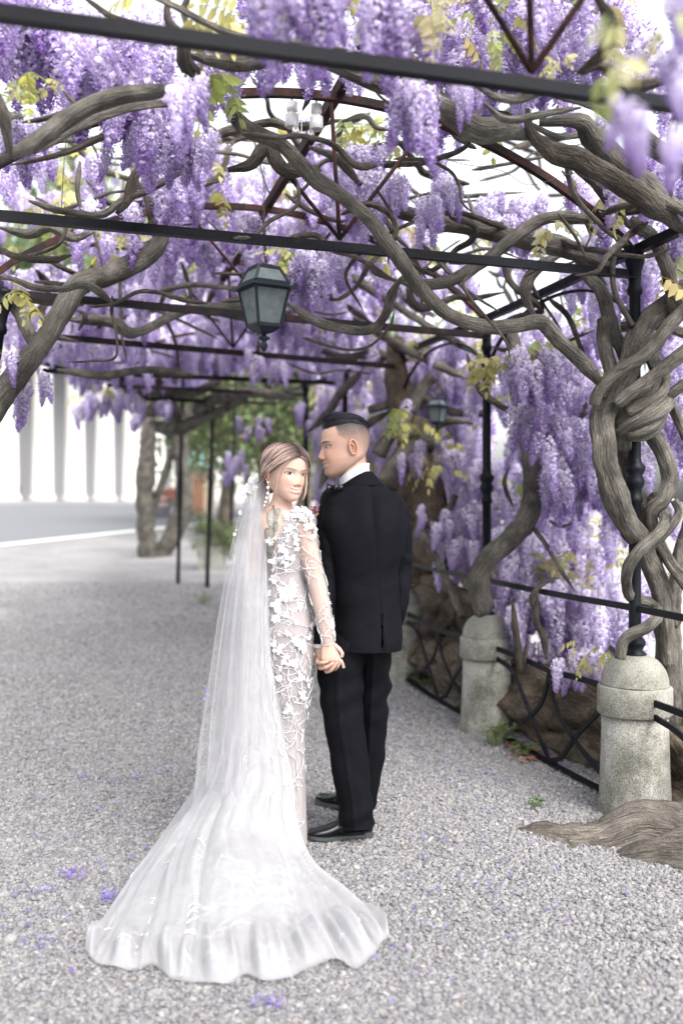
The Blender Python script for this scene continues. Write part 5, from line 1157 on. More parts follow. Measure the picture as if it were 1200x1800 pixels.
    def eyes(s, parent, open_, gaze, skin, conv=0):
        for side in (-1, 1):
            mb = MB(); n, m = 25, 11; V, C = [], []
            hl = .0162
            for j in range(m):
                for i in range(n):
                    u = -1 + 2 * i / (n - 1); vv = -1 + 2 * j / (m - 1)
                    up = open_ * (1 - u * u) ** .55; dn = -.62 * open_ * (1 - u * u) ** .8
                    x = side * (.0315 + hl * u); z = .0045 + .0018 * u + (dn + (up - dn) * (vv * .5 + .5))
                    q = s.front(x, z); q[1] += .0006 + .0016 * (1 - u * u) * (1 - vv * vv); V.append(q)
                    ix, iz = (.0315 - conv) * side + gaze[0], .0045 + gaze[1]; r = math.hypot(x - ix, z - iz)
                    c = np.array([.74, .71, .69])
                    if r < .0070: c = np.array([.035, .02, .014])
                    if r < .0028: c = np.array([.004, .004, .004])
                    if math.hypot(x - ix - .0022, z - iz - .002) < .0013: c = np.array([.9, .9, .9])  # catchlight painted into the eye colour
                    if vv > .62: c = np.array([.015, .011, .011])
                    if vv < -.86: c = lerp(np.array(skin), np.array([.1, .05, .05]), .55)
                    C.append(c)
            f = grid_faces(n, m); f = f if side > 0 else [q[::-1] for q in f]
            mb.add(s.W(V), f, C)
            p = [s.front(side * (.0315 + hl * u), .0045 + .0018 * u + open_ * max(0, 1 - u * u) ** .62) + np.array([0, .0014, .0004 + (.0012 if u > .9 else 0)]) for u in np.linspace(-1, 1.14, 16)]
            v, f, _ = tube(s.W(p), np.linspace(.0006, .0014, 16) * s.sc, 5); mb.add(v, f, np.array([.012, .009, .009]))
            mb.build('eye', M['eye'], parent)

SK_B, SK_G = (.56, .375, .30), (.41, .26, .198)

# ================= groom
gx, gy, _z = on_ground(626, 1470)
groom = thing('person', 'man in a black suit seen from behind, face in profile turned to the bride', 'person', (gx, gy, 0))
hg = Head(P(606, 786, 4.13), (-.985, -.17), R(-1), R(-4), 1.045, True, SK_G)
body = MB(); hg.add_to(body); hg.ear(body, -1, SK_G); hg.ear(body, 1, SK_G)
G = loft_px([(790, 598, 641, 4.15, .05), (810, 598, 643, 4.15, .055), (828, 598, 646, 4.14, .058), (842, 600, 650, 4.14, .055), (862, 598, 668, 4.14, .065), (890, 580, 700, 4.13, .085), (960, 580, 704, 4.12, .11), (1040, 596, 690, 4.12, .10), (1105, 600, 684, 4.14, .09), (1120, 610, 676, 4.14, .07)], 48, 5)
gmesh(body, G, True, np.array(SK_G), 0, True)
for pts, rad in (([(582, 898, 4.12), (574, 1010, 4.10), (568, 1090, 4.03), (566, 1132, 4.0)], [18, 14, 11, 9.5]), ([(698, 900, 4.14), (706, 1000, 4.16), (702, 1050, 4.14), (690, 1085, 4.18), (680, 1100, 4.25)], [15, 12, 10.5, 9.5, 9])):
    v, f, _ = tube_px(pts, rad, 16, .02); body.add(v, f, np.array(SK_G))
for pts, rad in (([(602, 1160, 4.12), (604, 1300, 4.12), (624, 1440, 4.12)], [30, 22, 15]), ([(655, 1160, 4.2), (648, 1300, 4.25), (638, 1415, 4.27)], [28, 21, 14])):
    v, f, _ = tube_px(pts, rad, 16, .03); body.add(v, f, np.array(SK_G))
def finger(mb, pts, r, col, nail=None):
    c = np.array([P(*q) for q in pts]); q = catmull(c, 8); k = len(q); t = np.linspace(0, 1, k)
    rr = r * (1.04 - .26 * t) * (1 + .07 * np.cos(t * 6 * np.pi)); rr[-2:] *= [.86, .5]; rr[-1] = r * .3
    v, f, _ = tube(q, rr, 12); mb.add(v, f, np.array(col))
skh = np.array(SK_G) * 1.06
# his hand: palm behind hers, four fingers closing over the back of her fingers, thumb behind
Gp = loft_px([(1128, 556, 574, 4.0, .016), (1140, 555, 577, 3.99, .016), (1152, 556, 583, 3.985, .015), (1163, 558, 590, 3.985, .014), (1172, 562, 590, 3.985, .011), (1176, 568, 586, 3.985, .005)], 24, 5); gmesh(body, Gp, True, skh, 0, True)
for pts, r in (([(560, 1158, 3.985), (558, 1164, 3.955), (566, 1165, 3.925), (577, 1162.5, 3.922)], .0088), ([(563, 1166, 3.985), (563, 1174, 3.955), (573, 1173, 3.922), (587.5, 1164.5, 3.92)], .0090), ([(570, 1170, 3.985), (574, 1180, 3.955), (582, 1177.5, 3.925), (593.5, 1163, 3.92)], .0086), ([(582, 1168, 3.985), (588, 1176, 3.955), (593, 1172, 3.93), (598.5, 1161, 3.925)], .0075)):
    finger(body, pts, r, skh)
finger(body, [(578, 1140, 4.0), (592, 1148, 4.01), (600, 1156, 4.01)], .0095, skh)
# right hand held in front of him
Gp = loft_px([(1095, 672, 690, 4.26, .016), (1110, 666, 688, 4.28, .016), (1122, 664, 686, 4.29, .013)], 20, 4); gmesh(body, Gp, True, skh, 0, True)
for i in range(4): finger(body, [(668 + i * 5, 1118, 4.29), (667 + i * 5, 1128, 4.30), (668 + i * 5, 1132, 4.28), (669 + i * 5, 1134, 4.26)], .008, skh)
finger(body, [(682, 1108, 4.22), (672, 1118, 4.22), (668, 1128, 4.24)], .009, skh)
body.build('body', M['skin'], groom)
hg.eyes(groom, .0034, (0, -.0012), SK_G, .007)
# hair: long top swept back over clipped sides
def groom_hair():
    L, PH = hg.L, hg.PH; mb = MB(); over = sstep(0, .008, L[..., 2] - hg.fl)
    fr = sstep(-.02, .09, L[..., 1]); th = (.007 + .015 * fr + .004 * sstep(.05, .11, L[..., 2])) * over
    th = np.where(L[..., 1] < -.05, th * .75, th)
    N = L / np.linalg.norm(L, axis=2)[..., None]; N = N * np.array([.8, .35, .6]); N[..., 2] += .55; tex = 1 + .10 * np.sin(L[..., 0] * 900 + 3 * snoise(L.reshape(-1, 3) * 30, 4).reshape(PH.shape))
    V = L + N * (th * tex)[..., None] 
    ids = (over > .02).ravel(); f = [q[::-1] for q in hg.faces if all(ids[i] for i in q)]
    mb.add(hg.W(V.reshape(-1, 3)), f, np.array([.008, .008, .011]))
    r = np.random.default_rng(3)
    for _ in range(420):
        x0 = r.uniform(-.056, .056); y0 = r.uniform(.02, .078); pts = []
        for t in np.linspace(0, 1, 9):
            y = y0 - t * r.uniform(.10, .12) ; x = x0 * (1 - .12 * t) + .002 * math.sin(t * 5 + x0 * 90)
            q = hg.surf((x, y, .095 if abs(y) < .06 else .095 - (abs(y) - .06) * .9)); n = q / np.linalg.norm(q)
            frr = float(sstep(-.02, .09, q[1])); h = .009 + .017 * frr + .006
            pts.append(q + (n * np.array([.8, .35, .6]) + np.array([0, 0, .55])) * h * (.93 + .10 * math.sin(3 * t + x0 * 60)))
        pts = np.array(pts); pts = pts + (pts / np.linalg.norm(pts, axis=1)[:, None]) * np.linspace(.004, -.001, 9)[:, None] * r.normal(.3, .7); v, f, _ = tube(hg.W(pts), np.array([.0003, .0010, .0014, .0015, .0015, .0014, .0012, .0008, .0003]), 4); mb.add(v, f, np.array([.008, .008, .011]) * r.uniform(.6, 2.4))
    mb.build('hair', M['hair'], groom)
groom_hair()
# jacket
def jdisp(G, q, th):
    n = outward(G); z = G[..., 2]; px, py = project(G.reshape(-1, 3)); px, py = px.reshape(z.shape), py.reshape(z.shape)
    back = G[..., 1] < G[..., 1].mean(1, keepdims=True)
    w = .0055 * snoise(G.reshape(-1, 3) * np.array([7, 7, 16]), 11, 3).reshape(z.shape) + .003 * np.sin((px - 640) * .09 + (py - 900) * .05) * np.exp(-((py - 1015) / 45) ** 2)
    w += .004 * np.sin((px * .16) + np.abs(px - 640) * .05) * np.exp(-((py - 895) / 40) ** 2)
    w -= .0035 * np.exp(-((px - (652 + (py - 850) * .07)) / 1.6) ** 2) * back * (py > 852)          # centre back seam
    w += .014 * sstep(1070, 1140, py) * back * sstep(668, 676, px)                                   # the flap right of the vent
    return G + n * w[..., None]
J = loft_px([(838, 597, 655, 4.13, .066), (846, 590, 661, 4.13, .074), (857, 579, 681, 4.13, .092), (868, 568, 700, 4.13, .108), (884, 562, 713, 4.13, .125), (915, 562, 715, 4.12, .135), (955, 570, 712, 4.12, .135), (1005, 581, 703, 4.12, .128), (1035, 584, 701, 4.12, .124), (1080, 585, 704, 4.12, .133), (1120, 584, 701, 4.12, .14), (1139, 584, 698, 4.12, .142)], 220, 12, 2.2, jdisp)
_tx, _ty = project(J.reshape(-1, 3)); J[..., 2] -= (.070 * np.clip((640 - _tx) / 55, 0, 1) ** 1.3 * np.clip((858 - _ty) / 20, 0, 1)).reshape(J.shape[:2])
mb = MB(); pj, pyj = project(J.reshape(-1, 3)); bk_ = (J.reshape(-1, 3)[:, 1] < 4.1)
def vent(a, b, c, d): m = (pj[a] + pj[b]) / 2; return bk_[a] and pyj[a] > 1078 and 670.2 < m < 672.9
gmesh(mb, J, True, None, 0, False, vent)
hem = J[-1]; inner = hem * .97 + hem.mean(0) * .03 + np.array([0, 0, .02]); gmesh(mb, np.stack([hem, inner], 0))
for pts, rad in (([(596, 884, 4.13), (581, 901, 4.12), (577, 950, 4.10), (575, 1010, 4.09), (570, 1070, 4.04), (565, 1110, 4.01), (563, 1133, 4.0)], [15, 22, 22, 19.5, 17, 15, 14.5]), ([(680, 888, 4.13), (697, 904, 4.14), (705, 950, 4.15), (707, 1000, 4.16), (703, 1050, 4.14), (694, 1090, 4.16), (686, 1108, 4.2)], [15, 21, 19.5, 17.5, 16, 14.5, 14])):
    v, f, _ = tube_px(pts, rad, 40, .007, None, .085, int(pts[0][0])); mb.add(v, f)
mb.build('jacket', M['suit'], groom)
Cg = loft_px([(833, 600, 652, 4.135, .064), (829, 598, 654, 4.135, .068), (836, 593, 660, 4.13, .078), (848, 586, 670, 4.13, .088), (853, 583, 676, 4.13, .092)], 72, 6, 2.15); Cg[..., 2] -= .075 * np.clip((645 - project(Cg.reshape(-1, 3))[0].reshape(Cg.shape[:2])) / 55, 0, 1) ** 1.3; mb = MB(); gmesh(mb, Cg); mb.build('jacket_collar', M['suit'], groom)
Cs = loft_px([(872, 594, 658, 4.13, .070), (845, 599, 652, 4.135, .062), (824, 597, 649, 4.14, .064), (816, 596.5, 649.5, 4.14, .065), (814.5, 597, 649, 4.14, .064), (818, 598, 647, 4.14, .058)], 72, 4, 2.1)
Cs[..., 2] -= .070 * np.clip((640 - project(Cs.reshape(-1, 3))[0].reshape(Cs.shape[:2])) / 48, 0, 1) ** 1.3
mb = MB(); gmesh(mb, Cs); mb.build('shirt_collar', M['shirt'], groom)
v, f, _ = tube_px([(563, 1127, 4.0), (563, 1138, 4.0)], [12.5, 12], 24, .004); MB().add(v, f).build('shirt_cuff', M['shirt'], groom)
def bow():
    mb = MB(); c = P(590, 856, 4.03)
    for s in (-1, 1):
        for j, (w, h) in enumerate(((.036, .018), (.030, .015))):
            V = [c + np.array([0, 0, .006]), c + np.array([s * w, .03 * s, h * .9]), c + np.array([s * w * 1.05, .03 * s, -h]), c + np.array([0, 0, -.006]), c + np.array([s * w * .5, -.014, h * .45]), c + np.array([s * w * .5, -.014, -h * .45]), c + np.array([s * w * .6, .012, 0])]
            mb.add(np.array(V) + np.array([0, j * .006, -.004 * j]), [(0, 4, 5, 3), (4, 1, 2, 5), (0, 6, 1, 4), (3, 5, 2, 6), (0, 3, 6), (1, 6, 2)])
    bm_v, bm_f = lathe([(.004, -.012), (.010, -.008), (.011, 0), (.010, .008), (.004, .012)], (c[0], c[1] - .006, c[2]), 12); mb.add(bm_v, bm_f); mb.build('bow_tie', M['satin'], groom, True)
bow()
# trousers
def tdisp(seed):
    def f(G, q, th):
        n = outward(G); p = G.reshape(-1, 3); w = .005 * snoise(p * np.array([6, 6, 13]) + p[:, [2, 0, 1]] * 6, seed, 3).reshape(G.shape[:2]); pyy = q[:, 0][:, None]
        w = w + .0055 * np.sin(pyy * .13 + np.cos(th)[None] * 2.2) * np.exp(-((pyy - 1215) / 40) ** 2) + .005 * np.sin(pyy * .16 + np.cos(th)[None] * 2) * np.exp(-((pyy - 1425) / 24) ** 2)
        cr_ = np.exp(-((th[None] - 4.6) / .10) ** 2) * .006; return G + n * (w + cr_)[..., None]
    return f
mb = MB()
L1 = loft_px([(1095, 592, 676, 4.12, .115), (1130, 566, 664, 4.12, .125), (1150, 558, 650, 4.12, .122), (1170, 557, 643, 4.115, .115), (1240, 563, 637, 4.11, .10), (1320, 577, 645, 4.11, .088), (1390, 590, 653, 4.11, .082), (1440, 597, 656, 4.12, .086), (1447, 597, 656, 4.12, .086)], 90, 10, 2.15, tdisp(5)); gmesh(mb, L1)
L2 = loft_px([(1095, 610, 690, 4.13, .115), (1130, 612, 692, 4.14, .122), (1150, 628, 689, 4.16, .115), (1200, 628, 685, 4.2, .105), (1260, 626, 681, 4.23, .095), (1320, 624, 676, 4.25, .085), (1380, 618, 667, 4.27, .078), (1424, 612, 656, 4.28, .078)], 90, 10, 2.15, tdisp(8)); gmesh(mb, L2)
mb.build('trousers', M['suit'], groom)
def shoe(heel, dirv, length, right=False):
    d = np.array([*dirv, 0.]); d /= np.linalg.norm(d); sd = np.array([-d[1], d[0], 0]); o = np.asarray(heel, float)
    # stations: t along, half width, bottom z, top z
    st = [(0, .012, .030, .060), (.012, .026, .026, .072), (.05, .032, .024, .082), (.10, .033, .022, .088), (.135, .034, .018, .082), (.17, .038, .014, .066), (.20, .041, .012, .056), (.235, .040, .012, .049), (.262, .033, .014, .043), (.28, .020, .018, .036), (.287, .006, .022, .030)]
    q = catmull(np.array(st), 5); n = 28; th = np.linspace(0, 2 * np.pi, n, endpoint=False); G = []
    for t, w, b, tp in q:
        c, s = np.cos(th), np.sin(th); yy = w * np.sign(c) * np.abs(c) ** .8; zz = (b + tp) / 2 + (tp - b) / 2 * np.sign(s) * np.abs(s) ** .75
        wr = .0014 * np.sin(t * 420) * (s > .2) * np.exp(-((t - .165) / .02) ** 2)
        G.append(o + d * (t * length / .287) + sd * yy[:, None] + np.array([0, 0, 1.]) * (zz + wr)[:, None])
    s_ = thing_part = MB(); gmesh(s_, np.array(G), True, None, 0, True)
    # throat, quarters and laces
    for k, tt in enumerate((.118, .130, .142)):
        a, b = o + d * tt + sd * .018 + np.array([0, 0, .090 - k * .006]), o + d * tt - sd * .018 + np.array([0, 0, .090 - k * .006]); v, f, _ = tube(catmull([a, (a + b) / 2 + np.array([0, 0, .005]), b], 4), .0022, 6); s_.add(v, f)
    for s in (-1, 1):
        pth = catmull([o + d * .148 + sd * s * .016 + np.array([0, 0, .080]), o + d * .150 + sd * s * .032 + np.array([0, 0, .056]), o + d * .135 + sd * s * .0365 + np.array([0, 0, .030])], 6); v, f, _ = tube(pth, .0016, 5); s_.add(v, f)
    pth = [o + d * (.03 + .10 * (i / 19)) * 0 + d * (.055 - .05 * math.cos(a)) + sd * .030 * math.sin(a) + np.array([0, 0, .081 + .004 * math.cos(a)]) for i, a in enumerate(np.linspace(0, 2 * np.pi, 20))]; v, f, _ = tube(pth, .0026, 6); s_.add(v, f)
    so = s_.build('shoe', M['patent'], groom)
    mb = MB(); V = []
    for z in (0.0, .012):
        for t, w, b, tp in q: V.append([o + d * (t * length / .287) + sd * (w + .003) * k + np.array([0, 0, z + max(0, (t - .21)) * .12]) for k in (-1, 1)])
    V = np.array(V).reshape(2, len(q), 2, 3); k = len(q)
    for j in range(k - 1):
        a = [V[0, j, 0], V[0, j, 1], V[0, j + 1, 1], V[0, j + 1, 0]] + [V[1, j, 0], V[1, j, 1], V[1, j + 1, 1], V[1, j + 1, 0]]
        mb.add(np.array(a) + np.array([0, 0, .006]), [(4, 5, 6, 7), (0, 4, 7, 3), (1, 2, 6, 5)] + ([(0, 1, 5, 4)] if j == 0 else []) + ([(3, 7, 6, 2)] if j == k - 2 else []))
    mb.build('sole', M['sole'], so, False)
    mb = MB(); V = [o + d * (.037 + .037 * -math.cos(a)) + sd * .033 * math.sin(a) for a in np.linspace(-1.7, 1.7, 16)]; V = np.array(V); mb.add(np.concatenate([V + np.array([0, 0, -.004]), V + np.array([0, 0, .024])]), [(i, (i + 1) % 16, (i + 1) % 16 + 16, i + 16) for i in range(16)] + [tuple(range(16))[::-1], tuple(range(16, 32))])
    mb.build('heel', M['sole'], so, False)
h1 = on_ground(655, 1472); shoe((h1[0], h1[1] + .0, .006), (-.98, -.19), .285)
h2 = on_ground(648, 1440); shoe((h2[0] - .02, h2[1] + .06, .006), (-.75, .66), .285)
def bouton():
    q = MB(); c = P(553, 896, 4.03); r = np.random.default_rng(2)
    for i in range(26):
        a = r.normal(0, 1, 3); a /= np.linalg.norm(a); k = c + a * np.array([.016, .016, .024]) * r.uniform(.2, 1); b = np.cross(a, r.normal(0, 1, 3)); b /= np.linalg.norm(b); e = np.cross(a, b); l = .012
        col = [(.30, .07, .33), (.62, .33, .03), (.42, .16, .42)][i % 3]
        q.add([k - b * l, k + e * l * .7 + a * .004, k + b * l, k - e * l * .7 + a * .004], [(0, 1, 2, 3)], np.array(col))
    q.build('boutonniere', M['petal'], groom, False)
bouton()
# ================= bride
bx, by, _z = on_ground(500, 1488)
bride = thing('person', 'woman in a white lace gown and long veil looking back over her shoulder', 'person', (bx, by, 0))
hb = Head(P(503, 834, 4.02), (math.sin(R(36)), -math.cos(R(36))), R(5), R(-2), .985, False, SK_B)
body = MB(); hb.add_to(body); hb.ear(body, 1, SK_B); hb.ear(body, -1, SK_B)
BROWS = [(862, 480, 512, 4.05, .042), (875, 478, 512, 4.05, .046), (886, 474, 514, 4.05, .052), (894, 466, 522, 4.05, .062), (903, 455, 538, 4.05, .075), (916, 450, 546, 4.05, .092), (940, 455, 543, 4.05, .102), (980, 463, 540, 4.05, .098), (1012, 467, 537, 4.05, .090), (1050, 462, 545, 4.05, .10), (1100, 458, 552, 4.05, .115), (1150, 459, 554, 4.05, .118), (1200, 462, 547, 4.05, .106), (1250, 464, 538, 4.06, .092), (1300, 466, 532, 4.06, .086), (1400, 466, 532, 4.06, .09), (1484, 464, 534, 4.06, .10)]
G = loft_px(BROWS[:12], 260, 30); n_ = outward(G); px, py = project(G.reshape(-1, 3)); px, py = px.reshape(G.shape[:2]), py.reshape(G.shape[:2])
# inked back: soft grey green shapes with dark outlines on the skin
cs = np.ones(G.shape) * np.array(SK_B); bkm = G[..., 1] < 4.05
for (x, y, a, b) in ((478, 912, 9.5, 20), (474, 940, 8.5, 14), (484, 926, 5, 8), (473, 962, 7, 16), (488, 900, 5, 6), (472, 986, 5, 14)):
    e = np.sqrt(((px - x) / a) ** 2 + ((py - y) / b) ** 2) + .22 * snoise(G.reshape(-1, 3) * 60, int(y), 2).reshape(px.shape)
    ins = ((e < 1) & bkm)[..., None]; tone = (.5 + .5 * snoise(G.reshape(-1, 3) * 90, int(x), 2)).reshape(px.shape)[..., None]
    cs = np.where(ins, cs * (1 - .78) + .78 * (np.array([.13, .165, .165]) + tone * np.array([.10, .10, .06])), cs)
    cs = np.where(((np.abs(e - 1) < .10) & bkm)[..., None], cs * .4 + np.array([.03, .035, .04]), cs)
spine = .006 * np.exp(-((px - 479) / 4) ** 2) * bkm * (py > 890); G = G - n_ * spine[..., None]
gmesh(body, G, True, cs.reshape(-1, 3))
ARM = [(527, 903, 4.02), (533, 925, 4.0), (541, 965, 3.99), (551, 1005, 3.98), (561, 1045, 3.965), (571, 1095, 3.95), (577, 1132, 3.945)]
v, f, _ = tube_px(ARM, [17, 19.5, 17.5, 15.5, 14.5, 12.5, 9.5], 28, .01); body.add(v, f, np.array(SK_B))
v, f, _ = tube_px([(462, 905, 4.08), (450, 960, 4.12), (452, 1040, 4.16), (470, 1100, 4.22)], [14, 14, 12, 9], 20, .02); body.add(v, f, np.array(SK_B))
skb = np.array(SK_B) * np.array([1.0, .97, .97])
Gh = loft_px([(1128, 567.5, 587, 3.945, .0125), (1137, 565.5, 590, 3.943, .0125), (1147, 565, 595, 3.942, .0125), (1156, 565, 598, 3.942, .0125), (1163, 567, 598, 3.945, .0115), (1167, 570, 596, 3.948, .006)], 36, 6, 2.4)
nn = outward(Gh); pxh, pyh = project(Gh.reshape(-1, 3)); tend = sum(np.exp(-((pxh - (578 + (c - 582) * sstep(1130, 1162, pyh))) / 1.8) ** 2) for c in (570, 578, 586, 594)).reshape(Gh.shape[:2]); kn = tend * (.0007 + .0016 * np.exp(-((pyh.reshape(tend.shape) - 1160) / 3.5) ** 2))
Gh = Gh + nn * (kn * (Gh[..., 1] < 3.945))[..., None]; gmesh(body, Gh, True, skb, 0, True)
for kx, ln in ((570, .95), (578, 1.05), (586, 1.05)): finger(body, [(kx, 1159, 3.943), (kx, 1168, 3.95), (kx - 1, 1171, 3.97), (kx - 2, 1164, 3.978)], .0078, skb)
finger(body, [(594, 1156, 3.944), (599.5, 1163, 3.942), (602, 1168, 3.945), (604, 1174.5, 3.95)], .0076, skb)
finger(body, [(588, 1134, 3.942), (596, 1141, 3.936), (601, 1149, 3.938), (599.5, 1155.5, 3.94)], .0088, skb)
body.build('body', M['skin'], bride)
hb.eyes(bride, .0066, (.0022, .0), SK_B)
def bride_hair():
    r = np.random.default_rng(8); mb = MB(); L, PH = hb.L, hb.PH; a = np.abs(PH)
    line = np.interp(a, [0, .45, .9, 1.25, 1.5, 1.75, 2.1, 3.2], [.072, .063, .038, .010, -.004, -.004, -.045, -.065]); over = sstep(0, .012, L[..., 2] - line)
    N = L / np.linalg.norm(L, axis=2)[..., None]; V = L + N * (.001 + .0075 * over)[..., None]; ids = (over > .01).ravel()
    base = np.where((np.abs(L[..., 0]) < .006)[..., None], np.array([.06, .04, .04]), np.array([.20, .145, .14]))
    mb.add(hb.W(V.reshape(-1, 3)), [q[::-1] for q in hb.faces if all(ids[i] for i in q)], base.reshape(-1, 3))
    C0, C1, C2, C3 = np.array([.075, .05, .052]), np.array([.36, .25, .205]), np.array([.58, .44, .365]), np.array([.22, .155, .16])
    for s in (-1, 1):
        for k in range(420):
            u = r.random(); e = R(40 + 95 * u ** .9); S_ = np.array([s * .02, math.cos(e), math.sin(e)]); E = np.array([s * r.uniform(.0, .25), -1, -.42 + r.normal(0, .13)])
            Cc = np.array([s * 1.25, .74 - 1.47 * u + r.normal(0, .05), .36 + .54 * u + r.normal(0, .05)]); h = .0085 + r.uniform(0, .0055) + .004 * u; pts = []; ts = np.linspace(0, 1, 17)
            for t in ts:
                d = (1 - t) ** 2 * S_ + 2 * t * (1 - t) * Cc + t * t * E; q = hb.surf(d); pts.append(q + q / np.linalg.norm(q) * (h * (1 + .35 * math.sin(math.pi * t)) + .0012 * math.sin(9 * t + k)))
            cA = lerp(C1, C2, r.random()) if r.random() < .62 else lerp(C0, C3, r.random()); w = r.uniform(.0009, .0020)
            v, f, _ = tube(hb.W(pts), w * np.interp(ts, [0, .1, .9, 1], [.5, 1, 1, .6]), 5); c = np.array([lerp(C0, cA, float(sstep(.0, .30, t))) for t in ts]); mb.add(v, f, np.repeat(c, 5, 0))
    # low bun
    for k in range(90):
        a0 = r.uniform(0, 6.28); R0 = r.uniform(.012, .036); ph = r.uniform(-.9, .9); pts = [np.array([R0 * math.cos(a0 + t), -.112 - .020 * math.cos(ph) * r.uniform(.8, 1) , -.050 + R0 * math.sin(a0 + t) + .004 * math.sin(3 * t)]) for t in np.linspace(0, 2.6, 10)]
        v, f, _ = tube(hb.W(pts), .0032, 5); mb.add(v, f, lerp(C3, C2, r.random()) * r.uniform(.6, 1))
    v, f = lathe([(.004, -.036), (.024, -.03), (.034, -.012), (.034, .012), (.024, .03), (.004, .036)], (0, 0), 16); mb.add(hb.W(v * np.array([1, .7, 1]) + np.array([0, -.105, -.05])), f, C3)
    # loose locks framing the face, and wisps by the ear
    def lock(p, n, spread, w, cmix):
        for _ in range(n):
            o = r.normal(0, spread, 3); ts = np.linspace(0, 1, 20); q = catmull(np.array(p) + o * .6 + r.normal(0, .0010, (len(p), 3)), 6); w_ = w * r.uniform(.6, 1.1)
            v, f, _ = tube(hb.W(q), w_ * np.interp(np.linspace(0, 1, len(q)), [0, .15, .8, 1], [.6, 1, .8, .15]), 5); mb.add(v, f, lerp(C1, C2, cmix * r.uniform(.4, 1.3)) * r.uniform(.75, 1.05))
    lock([(.004, .086, .080), (.030, .083, .066), (.052, .070, .040), (.063, .056, .008), (.066, .050, -.030), (.064, .046, -.060), (.062, .040, -.085)], 11, .0042, .0015, .9)
    lock([(-.004, .087, .080), (-.032, .083, .066), (-.054, .068, .040), (-.064, .054, .005), (-.066, .055, -.035), (-.061, .062, -.070), (-.054, .062, -.095)], 10, .0038, .0015, 1.0)
    lock([(.060, .035, .030), (.073, .012, .005), (.076, .002, -.030), (.074, .000, -.075), (.072, -.004, -.135), (.070, -.006, -.165)], 9, .0022, .0010, .9)
    lock([(.050, .060, .045), (.068, .034, .012), (.072, .024, -.02), (.070, .026, -.055)], 12, .003, .0012, .7)
    mb.build('hair', M['hair'], bride)
bride_hair()
def earring():
    mb = MB(); e0 = hb.W((.078, -.008, -.040)); pts = [(0, .0045), (.021, .0064), (.044, .0066), (.062, .0052), (.078, .0048), (.092, .0040)]
    for k, (dz, r_) in enumerate(pts):
        c = e0 + np.array([-.0045 * max(0, k - 2) , -.008, -dz]); t = np.linspace(-1, 1, 9); v, f = lathe([(r_ * math.sqrt(max(1e-4, 1 - a * a)), r_ * a) for a in t], c, 14); mb.add(v, f)
    v, f, _ = tube([e0 + np.array([0, -.008, 0]), e0 + np.array([0, -.008, -.062]), e0 + np.array([-.0135, -.008, -.092])], .0008, 5); mb.add(v, f); mb.build('earring', M['pearl'], bride)
earring()
# gown: blush lining under net, open at the back
DR = [(900, 455, 538, 4.05, .080)] + [(a, b - 1.2, c + 1.2, d, e + .004) for a, b, c, d, e in BROWS[5:]]
DR[0] = (897, 462, 530, 4.05, .072)
def ddisp(G, q, th):
    n = outward(G); p = G.reshape(-1, 3); w = .0025 * snoise(p * np.array([8, 8, 5]), 31, 3).reshape(G.shape[:2]); pyy = q[:, 0][:, None]
    w = w + .006 * np.sin(th[None] * 11 + 1) * sstep(1240, 1440, pyy); return G + n * w[..., None]
D = loft_px(DR, 150, 12, 2.2, ddisp); Dn = outward(D); pd, pyd = project(D.reshape(-1, 3)); bkd = D.reshape(-1, 3)[:, 1] < 4.05
def openback(a, b, c, d):
    x = (pd[a] + pd[c]) / 2; y = (pyd[a] + pyd[c]) / 2; return bkd[a] and y < 1004 and x < 507 - (y - 890) * .335 and x > 455 + max(0, (y - 900)) * .04
lin = np.clip(np.array([.48, .41, .41])[None] * (1 + .05 * snoise(D.reshape(-1, 3) * 9, 3)[:, None]), 0, 1)
mb = MB(); gmesh(mb, D, True, lin, 0, False, openback); gown = mb.build('gown', M['lining'], bride)
mb = MB(); gmesh(mb, D + Dn * .005, True, None, 0, False, openback); mb.build('net', M['sheer_dress'], gown)
sp = catmull(np.array([np.concatenate([P(*q), [r * q[2] / F]]) for q, r in zip(ARM, [20, 22, 20, 18, 16.5, 14.5, 11.8])]), 10); spp, spr, sps = resample(sp[:, :3], sp[:, 3], .008)
def smod(th, ss): return 1 + .05 * snoise(np.stack(np.broadcast_arrays(np.cos(th) * 1.5, np.sin(th) * 1.5, ss * 28), -1).reshape(-1, 3), 5, 3).reshape(len(spr), 40)
v, f, _ = tube(spp, spr, 40, False, smod); SL = v.reshape(len(spp), 40, 3); MB().add(v, f).build('sleeve', M['sheer'], gown)
SLn = outward(SL)
def samp(G, N, j, i, off, wrap=True):
    j = min(max(j, 0), G.shape[0] - 1.001); j0 = int(j); fj = j - j0; n = G.shape[1]
    if wrap: i0 = int(math.floor(i)) % n; i1 = (i0 + 1) % n
    else: i = min(max(i, 0), n - 1.001); i0 = int(i); i1 = i0 + 1
    fi = i - math.floor(i)
    q = lambda A: (A[j0, i0] * (1 - fi) + A[j0, i1] * fi) * (1 - fj) + (A[j0 + 1, i0] * (1 - fi) + A[j0 + 1, i1] * fi) * fj
    return q(G) + q(N) * off
